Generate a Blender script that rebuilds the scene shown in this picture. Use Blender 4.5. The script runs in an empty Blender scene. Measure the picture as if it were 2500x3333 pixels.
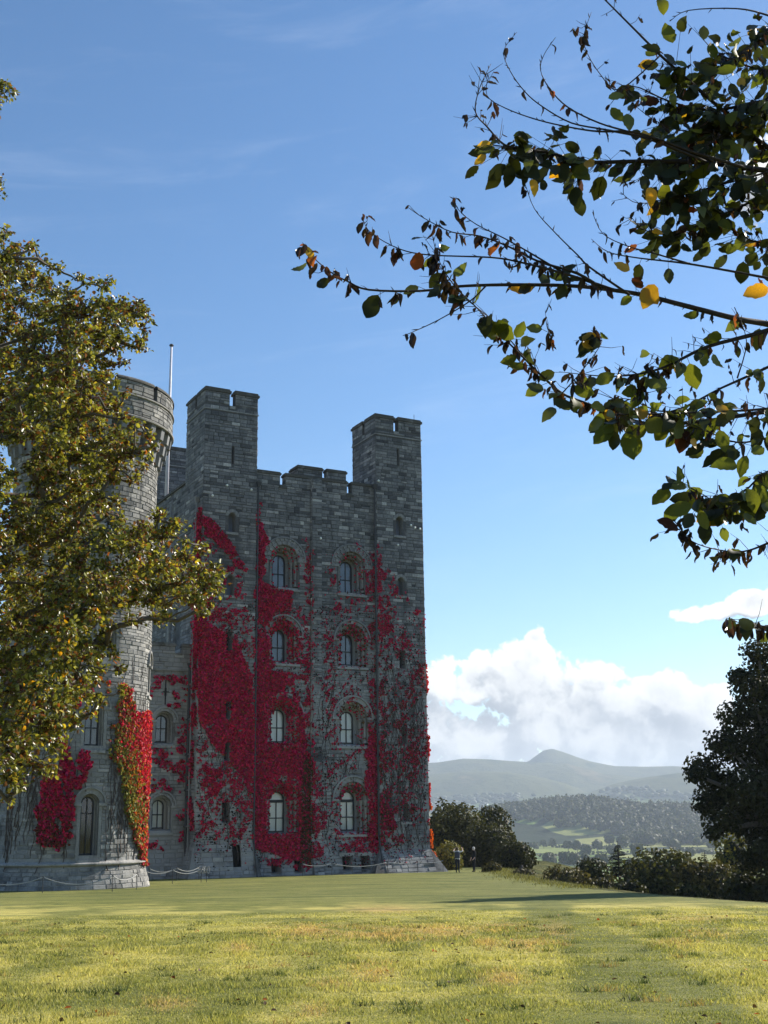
import bpy, bmesh, math, random
import numpy as np
from mathutils import Vector, Matrix, Quaternion
random.seed(7); RNG = np.random.default_rng(7)
SC = bpy.context.scene; COL = SC.collection
R = math.radians
# ------------------------------------------------------------------ camera
F, CX, CY, ROLL, CAMZ = 3850.0, 1250.0, 1666.5, 0.0141, 1.6
PIT = math.atan(997 / F)
FW = np.array([0, math.cos(PIT), math.sin(PIT)]); R0 = np.array([1.0, 0, 0]); U0 = np.array([0, -math.sin(PIT), math.cos(PIT)])
IX = math.cos(ROLL) * R0 - math.sin(ROLL) * U0; IY = math.sin(ROLL) * R0 + math.cos(ROLL) * U0
CAM = np.array([0, 0, CAMZ])
cam = bpy.data.objects.new('camera', bpy.data.cameras.new('camera')); COL.objects.link(cam); SC.camera = cam
cam.data.sensor_fit = 'VERTICAL'; cam.data.sensor_height = 36.0; cam.data.lens = 36.0 * F / 3333.0
cam.data.clip_start = 0.05; cam.data.clip_end = 40000
cam.matrix_world = Matrix(((IX[0], IY[0], -FW[0], 0), (IX[1], IY[1], -FW[1], 0), (IX[2], IY[2], -FW[2], CAMZ), (0, 0, 0, 1)))
def ray(px, py): return IX * (px - CX) / F - IY * (py - CY) / F + FW      # direction of a surveyed bearing
def at(px, py, Y):                                                        # point on that bearing at distance Y
    d = ray(px, py); return CAM + d * (Y / d[1])
def azel(px, py):
    d = ray(px, py); return math.atan2(d[0], d[1]), math.atan2(d[2], math.hypot(d[0], d[1]))
# ------------------------------------------------------------------ light and exposure
SUN_AZ, SUN_EL = R(55), R(30)
SUN_STRENGTH, SKY_STRENGTH, EXPOSURE = 5.0, 0.083, 1.0
sd = bpy.data.lights.new('sun', 'SUN'); sd.energy = SUN_STRENGTH; sd.angle = R(0.53); sd.color = (1.0, 0.93, 0.82)
sun = bpy.data.objects.new('sun', sd); COL.objects.link(sun)
SUND = Vector((math.sin(SUN_AZ) * math.cos(SUN_EL), math.cos(SUN_AZ) * math.cos(SUN_EL), math.sin(SUN_EL)))
sun.rotation_euler = SUND.to_track_quat('Z', 'Y').to_euler(); sun.location = (60, 60, 80)
SC.view_settings.view_transform = 'Standard'; SC.view_settings.look = 'None'
SC.view_settings.exposure = EXPOSURE; SC.view_settings.gamma = 1.0; SC.view_settings.use_curve_mapping = False
cy = SC.cycles
cy.use_denoising = True; cy.max_bounces = 6; cy.diffuse_bounces = 3; cy.glossy_bounces = 2; cy.transmission_bounces = 3
cy.transparent_max_bounces = 8; cy.volume_bounces = 1; cy.use_adaptive_sampling = True; cy.adaptive_threshold = 0.015
cy.sample_clamp_indirect = 6.0; cy.caustics_reflective = False; cy.caustics_refractive = False

class NT:                                    # tiny node-writing helper
    def __init__(s, tree): s.t = tree; s.n = tree.nodes; s.l = tree.links
    def node(s, typ, **kw):
        n = s.n.new(typ)
        for k, v in kw.items(): setattr(n, k, v)
        return n
    def put(s, sock, val):
        if isinstance(val, bpy.types.NodeSocket): s.l.new(val, sock)
        elif val is not None: sock.default_value = val
    def m(s, op, a, b=None, c=None, clamp=False):
        n = s.n.new('ShaderNodeMath'); n.operation = op; n.use_clamp = clamp
        s.put(n.inputs[0], a); s.put(n.inputs[1], b); s.put(n.inputs[2], c); return n.outputs[0]
    def vm(s, op, a, b=None, scale=None):
        n = s.n.new('ShaderNodeVectorMath'); n.operation = op
        s.put(n.inputs[0], a); s.put(n.inputs[1], b)
        if scale is not None: s.put(n.inputs['Scale'], scale)
        return n.outputs['Value'] if op in ('LENGTH', 'DOT_PRODUCT', 'DISTANCE') else n.outputs[0]
    def noise(s, vec, scale, detail=4, rough=0.55, dist=0.0, color=False):
        n = s.n.new('ShaderNodeTexNoise'); s.put(n.inputs['Vector'], vec); n.inputs['Scale'].default_value = scale
        n.inputs['Detail'].default_value = detail; n.inputs['Roughness'].default_value = rough; n.inputs['Distortion'].default_value = dist
        return n.outputs['Color' if color else 'Fac']
    def voro(s, vec, scale, feature='F1', out='Distance', rnd=1.0):
        n = s.n.new('ShaderNodeTexVoronoi'); n.feature = feature; s.put(n.inputs['Vector'], vec); n.inputs['Scale'].default_value = scale
        n.inputs['Randomness'].default_value = rnd
        return n.outputs[out]
    def ramp(s, fac, stops, interp='LINEAR'):
        n = s.n.new('ShaderNodeValToRGB'); n.color_ramp.interpolation = interp; e = n.color_ramp.elements
        while len(e) < len(stops): e.new(0.5)
        for i, (p, c) in enumerate(stops):
            e[i].position = p; e[i].color = tuple(c) + (1,) if len(c) == 3 else c
        s.put(n.inputs[0], fac); return n.outputs[0]
    def mix(s, fac, a, b, mode='MIX'):
        n = s.n.new('ShaderNodeMix'); n.data_type = 'RGBA'; n.blend_type = mode
        s.put(n.inputs[0], fac)
        for i, v in ((6, a), (7, b)):
            s.put(n.inputs[i], (tuple(v) + (1,)) if isinstance(v, (tuple, list)) and len(v) == 3 else v)
        return n.outputs[2]
    def smooth(s, x, a, b):
        n = s.n.new('ShaderNodeMapRange'); n.interpolation_type = 'SMOOTHSTEP'
        s.put(n.inputs[0], x); n.inputs[1].default_value = a; n.inputs[2].default_value = b; return n.outputs[0]
    def attr(s, name, out='Fac'):
        n = s.n.new('ShaderNodeAttribute'); n.attribute_name = name; return n.outputs[out]
    def xyz(s, vec):
        n = s.n.new('ShaderNodeSeparateXYZ'); s.put(n.inputs[0], vec); return n.outputs
    def comb(s, x, y, z):
        n = s.n.new('ShaderNodeCombineXYZ'); s.put(n.inputs[0], x); s.put(n.inputs[1], y); s.put(n.inputs[2], z); return n.outputs[0]

# ------------------------------------------------------------------ sky: physical daylight sky with cumulus along the horizon
W = bpy.data.worlds.new('World'); SC.world = W; W.use_nodes = True
def build_sky():
    t = W.node_tree; t.nodes.clear(); g = NT(t)
    out = g.node('ShaderNodeOutputWorld'); bg = g.node('ShaderNodeBackground'); bg.inputs[1].default_value = SKY_STRENGTH
    g.l.new(bg.outputs[0], out.inputs[0])
    sky = g.node('ShaderNodeTexSky', sky_type='NISHITA', sun_disc=False, sun_elevation=SUN_EL, sun_rotation=SUN_AZ, altitude=60.0,
                 air_density=1.0, dust_density=0.25, ozone_density=2.8)
    hs = g.node('ShaderNodeHueSaturation'); hs.inputs['Saturation'].default_value = 1.17; hs.inputs['Value'].default_value = 1.02
    g.l.new(sky.outputs[0], hs.inputs['Color']); base = hs.outputs[0]
    d = g.node('ShaderNodeTexCoord').outputs['Generated']
    x, y, z = g.xyz(d)
    az = g.m('ARCTAN2', x, y); el = g.m('ARCSINE', z)
    K = F
    # blobs: bearing of the cloud's middle in the survey, half width, half height, weight
    blobs = [(1690, 2215, 215, 130, 1.0), (1560, 2240, 110, 75, .95), (1800, 2270, 220, 130, 1.0), (1960, 2330, 230, 115, .95), (2170, 2290, 130, 95, 1.0), (2280, 2330, 140, 100, .9),
             (1430, 2230, 95, 120, .9), (1430, 2360, 150, 120, .9), (1700, 2400, 330, 120, .95), (2050, 2420, 330, 110, 1.0), (2400, 2420, 260, 130, .9), (1700, 2500, 480, 70, .8), (2150, 2480, 420, 80, .9),
             (2295, 1990, 120, 32, .86), (2450, 1965, 90, 44, .86), (1735, 2078, 48, 24, .66), (2360, 2230, 40, 26, .6),
             (2480, 600, 120, 170, .66), (2390, 640, 70, 70, .6), (1060, 2300, 260, 150, .9), (2760, 2350, 260, 160, .9), (1200, 2450, 400, 100, .9)]
    def density(az_, el_, dvec, soft=False):
        acc = None
        for (px, py, rx, ry, w) in blobs:
            a0, e0 = azel(px, py)
            u = g.m('MULTIPLY', g.m('SUBTRACT', az_, a0), K / rx); v = g.m('MULTIPLY', g.m('SUBTRACT', el_, e0), K / ry)
            q = g.m('SUBTRACT', w, g.m('MULTIPLY', g.m('ADD', g.m('MULTIPLY', u, u), g.m('MULTIPLY', v, v)), 0.62))
            acc = q if acc is None else g.m('SMOOTH_MAX', acc, q, 0.22)
        # a general bank of cumulus round the rest of the horizon
        bank = g.m('SUBTRACT', g.m('MULTIPLY', g.noise(dvec, 5.0, 2), 1.5), g.m('ADD', .42, g.m('MULTIPLY', g.m('ABSOLUTE', g.m('SUBTRACT', el_, .07)), 7.0)))
        away = g.smooth(g.m('ABSOLUTE', az_), .36, .55)
        bank = g.m('ADD', g.m('MULTIPLY', bank, away), g.m('MULTIPLY', g.m('SUBTRACT', 1.0, away), -1.0))
        acc = g.m('MAXIMUM', acc, bank)
        if soft:
            return g.m('ADD', acc, g.m('ADD', g.m('MULTIPLY', g.m('SUBTRACT', g.noise(dvec, 22.0, 2.5, .5, .2), .52), 1.9), g.m('MULTIPLY', g.m('SUBTRACT', .42, g.voro(dvec, 36.0)), .7)))
        n1 = g.noise(dvec, 26.0, 7, .52, .25)
        v1 = g.voro(dvec, 42.0); v2 = g.voro(dvec, 95.0); v3 = g.voro(dvec, 210.0)
        bil = g.m('ADD', g.m('MULTIPLY', g.m('SUBTRACT', .42, v1), .55), g.m('ADD', g.m('MULTIPLY', g.m('SUBTRACT', .42, v2), .34), g.m('MULTIPLY', g.m('SUBTRACT', .42, v3), .20)))
        return g.m('ADD', acc, g.m('ADD', g.m('MULTIPLY', g.m('SUBTRACT', n1, .52), 1.9), bil))
    warp = g.vm('SCALE', g.vm('SUBTRACT', g.noise(d, 45.0, 6, .6, 0, True), (.5, .5, .5)), scale=.022)
    dw = g.vm('ADD', d, warp)
    den = density(az, el, dw)
    off = (math.cos(R(8)) * .0100, -.002, .0150)
    den2 = density(g.m('ADD', az, .0065), g.m('ADD', el, .0115), g.vm('ADD', dw, (.0065, 0.0, .0115)))
    cover = g.smooth(den, .20, .40)
    sa = density(az, el, dw, True); sb = density(g.m('ADD', az, .013), g.m('ADD', el, .021), g.vm('ADD', dw, (.013, 0.0, .021)), True)
    lit = g.smooth(g.m('ADD', g.m('MULTIPLY', g.m('SUBTRACT', sa, sb), .62), g.m('MULTIPLY', g.m('SUBTRACT', den, den2), .62)), -.62, .42)  # sun and shade on the clouds, put into their colour by offset density
    thick = g.smooth(den, .5, 1.35)
    lit = g.m('MULTIPLY', lit, g.m('SUBTRACT', 1.0, g.m('MULTIPLY', thick, .30)), clamp=True)
    low = g.smooth(el, azel(1700, 2480)[1], azel(1700, 2200)[1])
    lit = g.m('MULTIPLY', lit, g.m('ADD', .72, g.m('MULTIPLY', low, .28)))
    cl = g.ramp(lit, [(0, (2.6, 2.8, 3.2)), (.35, (3.5, 3.7, 4.05)), (.62, (4.9, 5.0, 5.15)), (1, (6.9, 6.9, 6.85))])
    # thin high cirrus
    cvec = g.comb(g.m('MULTIPLY', az, 2.4), g.m('MULTIPLY', g.m('SUBTRACT', el, g.m('MULTIPLY', az, .12)), 15.0), 0.0)
    ci = g.m('MULTIPLY', g.smooth(g.noise(cvec, 1.6, 6, .62, .6), .5, .85), .10)
    veil = g.mix(ci, base, (7.0, 7.6, 8.6))
    g.l.new(g.mix(cover, veil, cl), bg.inputs[0])
build_sky()

# ------------------------------------------------------------------ mesh helpers
def link(o, parent=None):
    COL.objects.link(o)
    if parent is not None: o.parent = parent
    return o
def tag(o, label=None, cat=None, group=None, kind=None):
    for k, v in (('label', label), ('category', cat), ('group', group), ('kind', kind)):
        if v: o[k] = v
    return o
def empty(name, loc=(0, 0, 0), rz=0.0, label=None, cat=None, group=None):
    o = bpy.data.objects.new(name, None); COL.objects.link(o); o.location = loc; o.rotation_euler = (0, 0, rz); o.empty_display_size = .3
    return tag(o, label, cat, group)
class MB:
    def __init__(s): s.v = []; s.f = []; s.t = []; s.tone = 0.5
    def poly(s, pts, tone=None):
        b = len(s.v); s.v += [tuple(p) for p in pts]; s.f.append(tuple(range(b, b + len(pts)))); s.t.append(s.tone if tone is None else tone)
    def hexa(s, P, tone=None, skip=()):      # P: 8 points, bottom loop 0-3, top loop 4-7
        b = len(s.v); s.v += [tuple(p) for p in P]; t = s.tone if tone is None else tone
        for i, q in enumerate(((0, 3, 2, 1), (4, 5, 6, 7), (0, 1, 5, 4), (1, 2, 6, 5), (2, 3, 7, 6), (3, 0, 4, 7))):
            if i not in skip: s.f.append(tuple(b + k for k in q)); s.t.append(t)
    def box(s, x0, x1, y0, y1, z0, z1, tone=None, skip=()):
        s.hexa(((x0, y0, z0), (x1, y0, z0), (x1, y1, z0), (x0, y1, z0), (x0, y0, z1), (x1, y0, z1), (x1, y1, z1), (x0, y1, z1)), tone, skip)
    def tube(s, pts, rad, sides=6, cap=True, tone=None):
        pts = [Vector(p) for p in pts]; n = len(pts); t = s.tone if tone is None else tone
        if not hasattr(rad, '__len__'): rad = [rad] * n
        b = len(s.v); up = Vector((0, 0, 1))
        for i, p in enumerate(pts):
            d = (pts[min(i + 1, n - 1)] - pts[max(i - 1, 0)])
            d = d.normalized() if d.length > 1e-9 else Vector((0, 0, 1))
            a = d.cross(up)
            if a.length < .05: a = d.cross(Vector((1, 0, 0)))
            a.normalize(); c = a.cross(d)
            for k in range(sides):
                an = 2 * math.pi * k / sides; s.v.append(tuple(p + (a * math.cos(an) + c * math.sin(an)) * rad[i]))
        for i in range(n - 1):
            for k in range(sides):
                k2 = (k + 1) % sides; s.f.append((b + i * sides + k, b + i * sides + k2, b + (i + 1) * sides + k2, b + (i + 1) * sides + k)); s.t.append(t)
        if cap:
            s.f.append(tuple(b + k for k in range(sides))[::-1]); s.f.append(tuple(b + (n - 1) * sides + k for k in range(sides))); s.t += [t, t]
    def lathe(s, prof, sides=32, a0=0, a1=2 * math.pi, c=(0, 0), tone=None):   # prof: (r,z)
        b = len(s.v); full = abs(a1 - a0 - 2 * math.pi) < 1e-6; n = sides if full else sides + 1; t = s.tone if tone is None else tone
        for (r, z) in prof:
            for k in range(n):
                a = a0 + (a1 - a0) * k / sides; s.v.append((c[0] + r * math.sin(a), c[1] - r * math.cos(a), z))
        for i in range(len(prof) - 1):
            for k in range(sides):
                k2 = (k + 1) % n; s.f.append((b + i * n + k, b + i * n + k2, b + (i + 1) * n + k2, b + (i + 1) * n + k)); s.t.append(t)
    def mesh(s, name, mat, smooth=False):
        me = bpy.data.meshes.new(name); me.from_pydata(s.v, [], s.f); me.update()
        if mat is not None: me.materials.append(mat)
        a = me.attributes.new('tone', 'FLOAT', 'FACE'); a.data.foreach_set('value', np.array(s.t, dtype=np.float32))
        if smooth: me.shade_smooth()
        return me
    def build(s, name, mat, parent=None, smooth=False, kind=None):
        o = bpy.data.objects.new(name, s.mesh(name, mat, smooth)); link(o, parent)
        if kind: o['kind'] = kind
        return o
def np_mesh(name, V, Fc, mat, cols=None, parent=None, kind=None, smooth=False, attrs=None):
    V = np.asarray(V, np.float32); Fc = np.asarray(Fc, np.int32); k = Fc.shape[1]
    me = bpy.data.meshes.new(name); me.vertices.add(len(V)); me.vertices.foreach_set('co', V.ravel())
    me.loops.add(Fc.size); me.loops.foreach_set('vertex_index', Fc.ravel())
    me.polygons.add(len(Fc)); me.polygons.foreach_set('loop_start', np.arange(0, Fc.size, k, dtype=np.int32))
    me.update(calc_edges=True)
    if mat is not None: me.materials.append(mat)
    if cols is not None:
        a = me.attributes.new('col', 'FLOAT_COLOR', 'POINT'); c = np.ones((len(V), 4), np.float32); c[:, :3] = cols; a.data.foreach_set('color', c.ravel())
    for n_, arr in (attrs or {}).items():
        a = me.attributes.new(n_, 'FLOAT', 'POINT'); a.data.foreach_set('value', np.asarray(arr, np.float32))
    if smooth: me.shade_smooth()
    o = bpy.data.objects.new(name, me); link(o, parent)
    if kind: o['kind'] = kind
    return o
def nrm(a): return a / np.maximum(np.linalg.norm(a, axis=-1, keepdims=True), 1e-9)
def leaves_np(P, A, N, L, Wd, C, fold=.25):
    """P base points, A leaf axis, N rough normal, L length, Wd width, C colour -> six-point folded leaves"""
    A = nrm(A); S = nrm(np.cross(A, N)); N = np.cross(S, A); L = np.asarray(L)[:, None]; Wd = np.asarray(Wd)[:, None]
    up = N * (Wd * fold)
    pts = [P, P + A * L * .35 + S * Wd * .5 + up, P + A * L * .72 + S * Wd * .42 + up * .8, P + A * L - up * .4, P + A * L * .72 - S * Wd * .42 + up * .8, P + A * L * .35 - S * Wd * .5 + up]
    n = len(P); V = np.stack(pts, 1).reshape(-1, 3); b = np.arange(n)[:, None] * 6
    Fc = np.concatenate([b + np.array([[0, 1, 2, 3]]), b + np.array([[3, 4, 5, 0]])], 1).reshape(-1, 4)
    return V, Fc, np.repeat(C, 6, 0)
def quads_np(P, A, N, L, Wd, C):
    A = nrm(A); S = nrm(np.cross(A, N)); L = np.asarray(L)[:, None]; Wd = np.asarray(Wd)[:, None]
    pts = [P - A * L * .5, P + S * Wd * .5, P + A * L * .5, P - S * Wd * .5]
    n = len(P); V = np.stack(pts, 1).reshape(-1, 3); Fc = np.arange(n)[:, None] * 4 + np.array([[0, 1, 2, 3]])
    return V, Fc, np.repeat(C, 4, 0)
def hash2(ix, iy, seed=0):
    h = (ix.astype(np.int64) * 374761393 + iy.astype(np.int64) * 668265263 + seed * 1274126177) & 0x7fffffff
    h = ((h ^ (h >> 13)) * 1274126177) & 0x7fffffff
    return ((h ^ (h >> 16)) & 0xffff) / 65535.0
def vnoise(x, y, seed=0):
    x = np.asarray(x, float); y = np.asarray(y, float); ix = np.floor(x); iy = np.floor(y); fx = x - ix; fy = y - iy
    fx = fx * fx * (3 - 2 * fx); fy = fy * fy * (3 - 2 * fy)
    a = hash2(ix, iy, seed); b = hash2(ix + 1, iy, seed); c = hash2(ix, iy + 1, seed); d = hash2(ix + 1, iy + 1, seed)
    return (a * (1 - fx) + b * fx) * (1 - fy) + (c * (1 - fx) + d * fx) * fy
def fbm(x, y, seed=0, octv=4):
    s = 0; a = .5; t = 0
    for i in range(octv): s = s + a * vnoise(np.asarray(x) * 2 ** i + 17.3 * i, np.asarray(y) * 2 ** i - 9.1 * i, seed + i); t += a; a *= .5
    return s / t
def rank01(a):
    r = np.empty(len(a)); r[np.argsort(a)] = np.linspace(0, 1, len(a)); return r
def inpoly(x, y, poly):
    r = np.zeros(np.shape(x), bool); n = len(poly)
    for i in range(n):
        x0, y0 = poly[i]; x1, y1 = poly[(i + 1) % n]
        c = ((y0 > y) != (y1 > y)); r ^= c & (x < (x1 - x0) * (y - y0) / ((y1 - y0) if y1 != y0 else 1e-9) + x0)
    return r
def sst(x, a, b):
    t = np.clip((x - a) / (b - a), 0, 1); return t * t * (3 - 2 * t)

# ------------------------------------------------------------------ materials
def mat(name):
    m = bpy.data.materials.new(name); m.use_nodes = True; m.node_tree.nodes.clear(); g = NT(m.node_tree)
    o = g.node('ShaderNodeOutputMaterial'); return m, g, o
def pbsdf(g, o, col, rough=.8, spec=.3, bump=None, bstr=.3, bdist=.02, metal=0.0):
    b = g.node('ShaderNodeBsdfPrincipled'); g.put(b.inputs['Base Color'], (tuple(col) + (1,)) if isinstance(col, tuple) and len(col) == 3 else col)
    g.put(b.inputs['Roughness'], rough); b.inputs['Specular IOR Level'].default_value = spec; b.inputs['Metallic'].default_value = metal
    if bump is not None:
        n = g.node('ShaderNodeBump'); n.inputs['Strength'].default_value = bstr; n.inputs['Distance'].default_value = bdist; g.l.new(bump, n.inputs['Height']); g.l.new(n.outputs[0], b.inputs['Normal'])
    g.l.new(b.outputs[0], o.inputs[0]); return b
def plain(name, col, rough=.7, spec=.3, metal=0.0, var=.15, scale=3.0):
    m, g, o = mat(name); n = g.noise(g.node('ShaderNodeTexCoord').outputs['Object'], scale, 4)
    c = g.mix(1.0, col, g.ramp(n, [(.2, (1 - var,) * 3), (.8, (1 + var,) * 3)]), 'MULTIPLY')
    pbsdf(g, o, c, rough, spec, metal=metal); return m
def stone_mat(name, dark, mid, warm, pale, stain=.5, gain=1.0, low_pale=.62):
    m, g, o = mat(name); p = g.node('ShaderNodeNewGeometry').outputs['Position']; t = g.attr('tone')
    c = g.ramp(t, [(0, dark), (.35, mid), (.7, warm), (1, pale)])
    n1 = g.noise(p, 1.1, 5, .6); n2 = g.noise(p, 9.0, 5, .65); n3 = g.noise(g.vm('MULTIPLY', p, (1.6, 1.6, .22)), 1.0, 5, .6)
    c = g.mix(1.0, c, g.ramp(n2, [(.25, (.62, .62, .62)), (.5, (.95, .95, .95)), (.78, (1.35, 1.34, 1.3))]), 'MULTIPLY')
    c = g.mix(g.m('MULTIPLY', g.smooth(n3, .48, .72), stain), c, (.055, .058, .062))          # black weather streaks
    c = g.mix(g.m('MULTIPLY', g.smooth(n1, .56, .74), .35), c, (.34, .34, .32))                 # pale lichen
    zz = g.xyz(p)[2]; n4 = g.noise(p, .55, 5, .6)
    c = g.mix(g.m('MULTIPLY', g.m('MULTIPLY', g.smooth(g.m('ADD', zz, g.m('MULTIPLY', n4, 9.0)), 25.0, 14.0), g.smooth(n4, .33, .56)), low_pale), c, (.37, .37, .355))   # paler lower courses, broken up by noise
    if gain != 1.0: c = g.mix(1.0, c, (gain,) * 3, 'MULTIPLY')
    pbsdf(g, o, c, .92, .15, g.noise(p, 14.0, 5, .7), .5, .03); return m
M = {}
M['stone'] = stone_mat('rubble_stone', (.068, .071, .076), (.165, .169, .175), (.248, .246, .243), (.44, .43, .41), .5)
M['mortar'] = stone_mat('wall_mortar', (.075, .075, .076), (.09, .09, .09), (.11, .11, .108), (.14, .14, .135), .4)
M['dressed'] = stone_mat('dressed_stone', (.11, .115, .12), (.20, .205, .21), (.27, .27, .26), (.38, .375, .36), .38)
M['coping'] = stone_mat('coping_stone', (.045, .045, .042), (.075, .073, .066), (.11, .105, .09), (.16, .15, .13), .35)
M['light_stone'] = stone_mat('limestone', (.10, .10, .097), (.20, .196, .186), (.285, .276, .258), (.41, .392, .36), .75, 1.0, .22)
M['light_mortar'] = stone_mat('lime_mortar', (.11, .11, .11), (.15, .15, .148), (.18, .18, .175), (.2, .2, .195), .5)
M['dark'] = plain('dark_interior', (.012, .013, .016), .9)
M['frame'] = plain('dark_painted_frame', (.03, .032, .036), .5)
M['blind'] = plain('pale_blind', (.92, .93, .87), .9, var=.04)
M['pane_reflect'] = plain('pane_reflect_grey', (.16, .18, .23), .9, var=.2, scale=1.5)  # blue-grey standing in for sky reflected in the panes
M['lead'] = plain('lead_pipe', (.05, .052, .058), .6)
M['pipe'] = plain('grey_pipe', (.2, .2, .2), .6)
M['stem'] = plain('dry_stem', (.075, .060, .052), .9, var=.3, scale=30)
M['rope'] = plain('pale_rope', (.34, .34, .33), .9)
M['post'] = plain('iron_post', (.05, .05, .05), .6)
M['pole'] = plain('white_pole', (.6, .58, .62), .5)
M['bark'] = plain('beech_bark', (.10, .088, .075), .9, var=.4, scale=9)
M['twig'] = plain('dark_twig', (.022, .017, .015), .8, var=.3, scale=30)
def glass():
    m, g, o = mat('window_glass'); tr = g.node('ShaderNodeBsdfTransparent'); tr.inputs[0].default_value = (.96, .97, .97, 1)
    gl = g.node('ShaderNodeBsdfGlossy'); gl.inputs['Roughness'].default_value = .04; fr = g.node('ShaderNodeFresnel'); fr.inputs[0].default_value = 1.5
    mx = g.node('ShaderNodeMixShader'); g.l.new(g.m('ADD', g.m('MULTIPLY', fr.outputs[0], .9), .06), mx.inputs[0]); g.l.new(tr.outputs[0], mx.inputs[1]); g.l.new(gl.outputs[0], mx.inputs[2]); g.l.new(mx.outputs[0], o.inputs[0]); return m
M['glass'] = glass()
def leaf_mat(name, trans=.35, tint=(1.25, 1.15, .6), rough=.5, spec=.25, attr=True, col=None):
    m, g, o = mat(name)
    if attr: c = g.attr('col', 'Color')
    else:
        p = g.node('ShaderNodeTexCoord').outputs['Object']
        oi = g.node('ShaderNodeObjectInfo').outputs['Random']
        c = g.mix(1.0, col, g.ramp(g.noise(p, 40.0, 4, .6), [(.25, (.6, .6, .6)), (.75, (1.3, 1.25, 1.2))]), 'MULTIPLY')
        c = g.mix(1.0, c, g.ramp(oi, [(0, (.65, .72, .7)), (1, (1.3, 1.2, 1.1))]), 'MULTIPLY')
    b = g.node('ShaderNodeBsdfPrincipled'); g.put(b.inputs['Base Color'], c); b.inputs['Roughness'].default_value = rough; b.inputs['Specular IOR Level'].default_value = spec
    t = g.node('ShaderNodeBsdfTranslucent'); g.put(t.inputs[0], g.mix(1.0, c, tint, 'MULTIPLY'))
    mx = g.node('ShaderNodeMixShader'); mx.inputs[0].default_value = trans; g.l.new(b.outputs[0], mx.inputs[1]); g.l.new(t.outputs[0], mx.inputs[2]); g.l.new(mx.outputs[0], o.inputs[0]); return m
M['creeper'] = leaf_mat('creeper_leaf', .3, (1.3, .9, .8), .6, .15)
M['beech'] = leaf_mat('beech_leaf', .40, (1.6, 1.45, .6), .38, .5)
M['foliage'] = leaf_mat('dark_foliage', .22, (1.3, 1.3, .6), .6, .15)
M['grassblade'] = leaf_mat('grass_blade', .4, (1.2, 1.2, .7), .6, .15)
M['core'] = plain('crown_blocker_dark', (.018, .024, .012), .9, var=.5, scale=1.5)  # dark colour of the light-blocking solids added inside crowns
# ------------------------------------------------------------------ ground: lawn, drop to the valley, hills
EDGE = np.array([(60, -15), (25, 10), (15, 25), (11.6, 35.2), (11.2, 41.1), (9.3, 52.4), (8.6, 62.4), (7.6, 72.9), (7.3, 86.8), (8.3, 95), (10.5, 104), (14, 130)])
def edge_s(X, Y):
    Xe = np.interp(Y, EDGE[:, 1], EDGE[:, 0]); w = .6 * (vnoise(np.asarray(Y) * .35, np.asarray(Y) * 0 + 3, 5) - .5)
    return np.maximum(np.maximum((X - Xe - w) * .96, Y - 128), np.maximum(-X - 95, -Y - 60))
def zlawn(X, Y):
    return np.where(Y < 61, -.0295 * Y, -1.8 - .0146 * (Y - 61)) + .05 * (fbm(np.asarray(X) * .12, np.asarray(Y) * .12, 3) - .5)
def HZ(x): return 2663 - .0141 * (x - 1250)          # horizon in the survey
RIDGES = [  # distance, half depth, [(bearing px, top px)], roughness
    (2350, 430, [(900, 2645), (1400, 2640), (1540, 2632), (1640, 2618), (1700, 2610), (1790, 2600), (1850, 2597), (1900, 2604), (1960, 2614), (2050, 2620), (2200, 2624), (2400, 2630), (2700, 2640), (3200, 2640)], 4),
    (4900, 700, [(700, 2560), (1250, 2535), (1405, 2522), (1480, 2515), (1558, 2513), (1640, 2519), (1697, 2529), (1760, 2545), (1800, 2556), (1850, 2580), (1918, 2600), (1990, 2610), (3300, 2610)], 16),
    (4700, 600, [(700, 2620), (1780, 2620), (1850, 2588), (1900, 2570), (1939, 2557), (1990, 2545), (2043, 2535), (2147, 2522), (2216, 2521), (2350, 2530), (2500, 2540), (2800, 2550), (3300, 2560)], 14),
    (5700, 700, [(700, 2500), (1200, 2490), (1405, 2483), (1482, 2471), (1558, 2474), (1697, 2485), (1800, 2490), (1905, 2520), (2036, 2536), (2300, 2560), (3300, 2570)], 18),
    (6500, 700, [(700, 2520), (1560, 2520), (1640, 2496), (1683, 2479), (1712, 2457), (1734, 2441), (1760, 2438), (1794, 2449), (1830, 2464), (1870, 2479), (1946, 2496), (2043, 2499), (2126, 2498), (2210, 2503), (2500, 2506), (3300, 2530)], 14)]
def zfar(X, Y):
    d = np.hypot(X, Y); th = np.arctan2(X, Y); px = CX + F * np.tan(np.clip(th, -1.2, 1.2)) * .966
    ang = np.abs(th); side = sst(ang, .55, 1.1)
    z = -45 + 0 * d + np.clip(d - 1500, 0, 1300) * .012 + np.clip(d - 2800, 0, 1500) * .030 + 3 * (fbm(X * .004, Y * .004, 11) - .5)
    for (D, w, prof, rg) in RIDGES:
        pr = np.array(prof, float); top = np.interp(px, pr[:, 0], pr[:, 1]); zt = CAMZ + (HZ(px) - top) * D / (F * 1.035)
        if D < 3000: zt = zt - 13
        n = (fbm(X * .0032, Y * .0032, int(D), 5) - .5) * 2
        q = np.clip(1 - np.abs(d - D) / w, 0, 1); q = q * q * (3 - 2 * q)
        fl = z * (1 - q) + (zt + n * rg * (1 - q ** 6)) * q
        z = np.maximum(z, np.where(q > 0, fl - (fbm(X * .0045, Y * .0045, 5, 5) * .45 - .12) * np.clip(zt, 0, 200) * q * (1 - q) * 2.2, -999)) if D > 3000 else np.where(q > 0, np.maximum(z, fl), z)
    return z * (1 - side) + (-40) * side + side * 60 * sst(d, 2500, 6500) * fbm(th * 6, d * .0006, 4)
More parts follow.
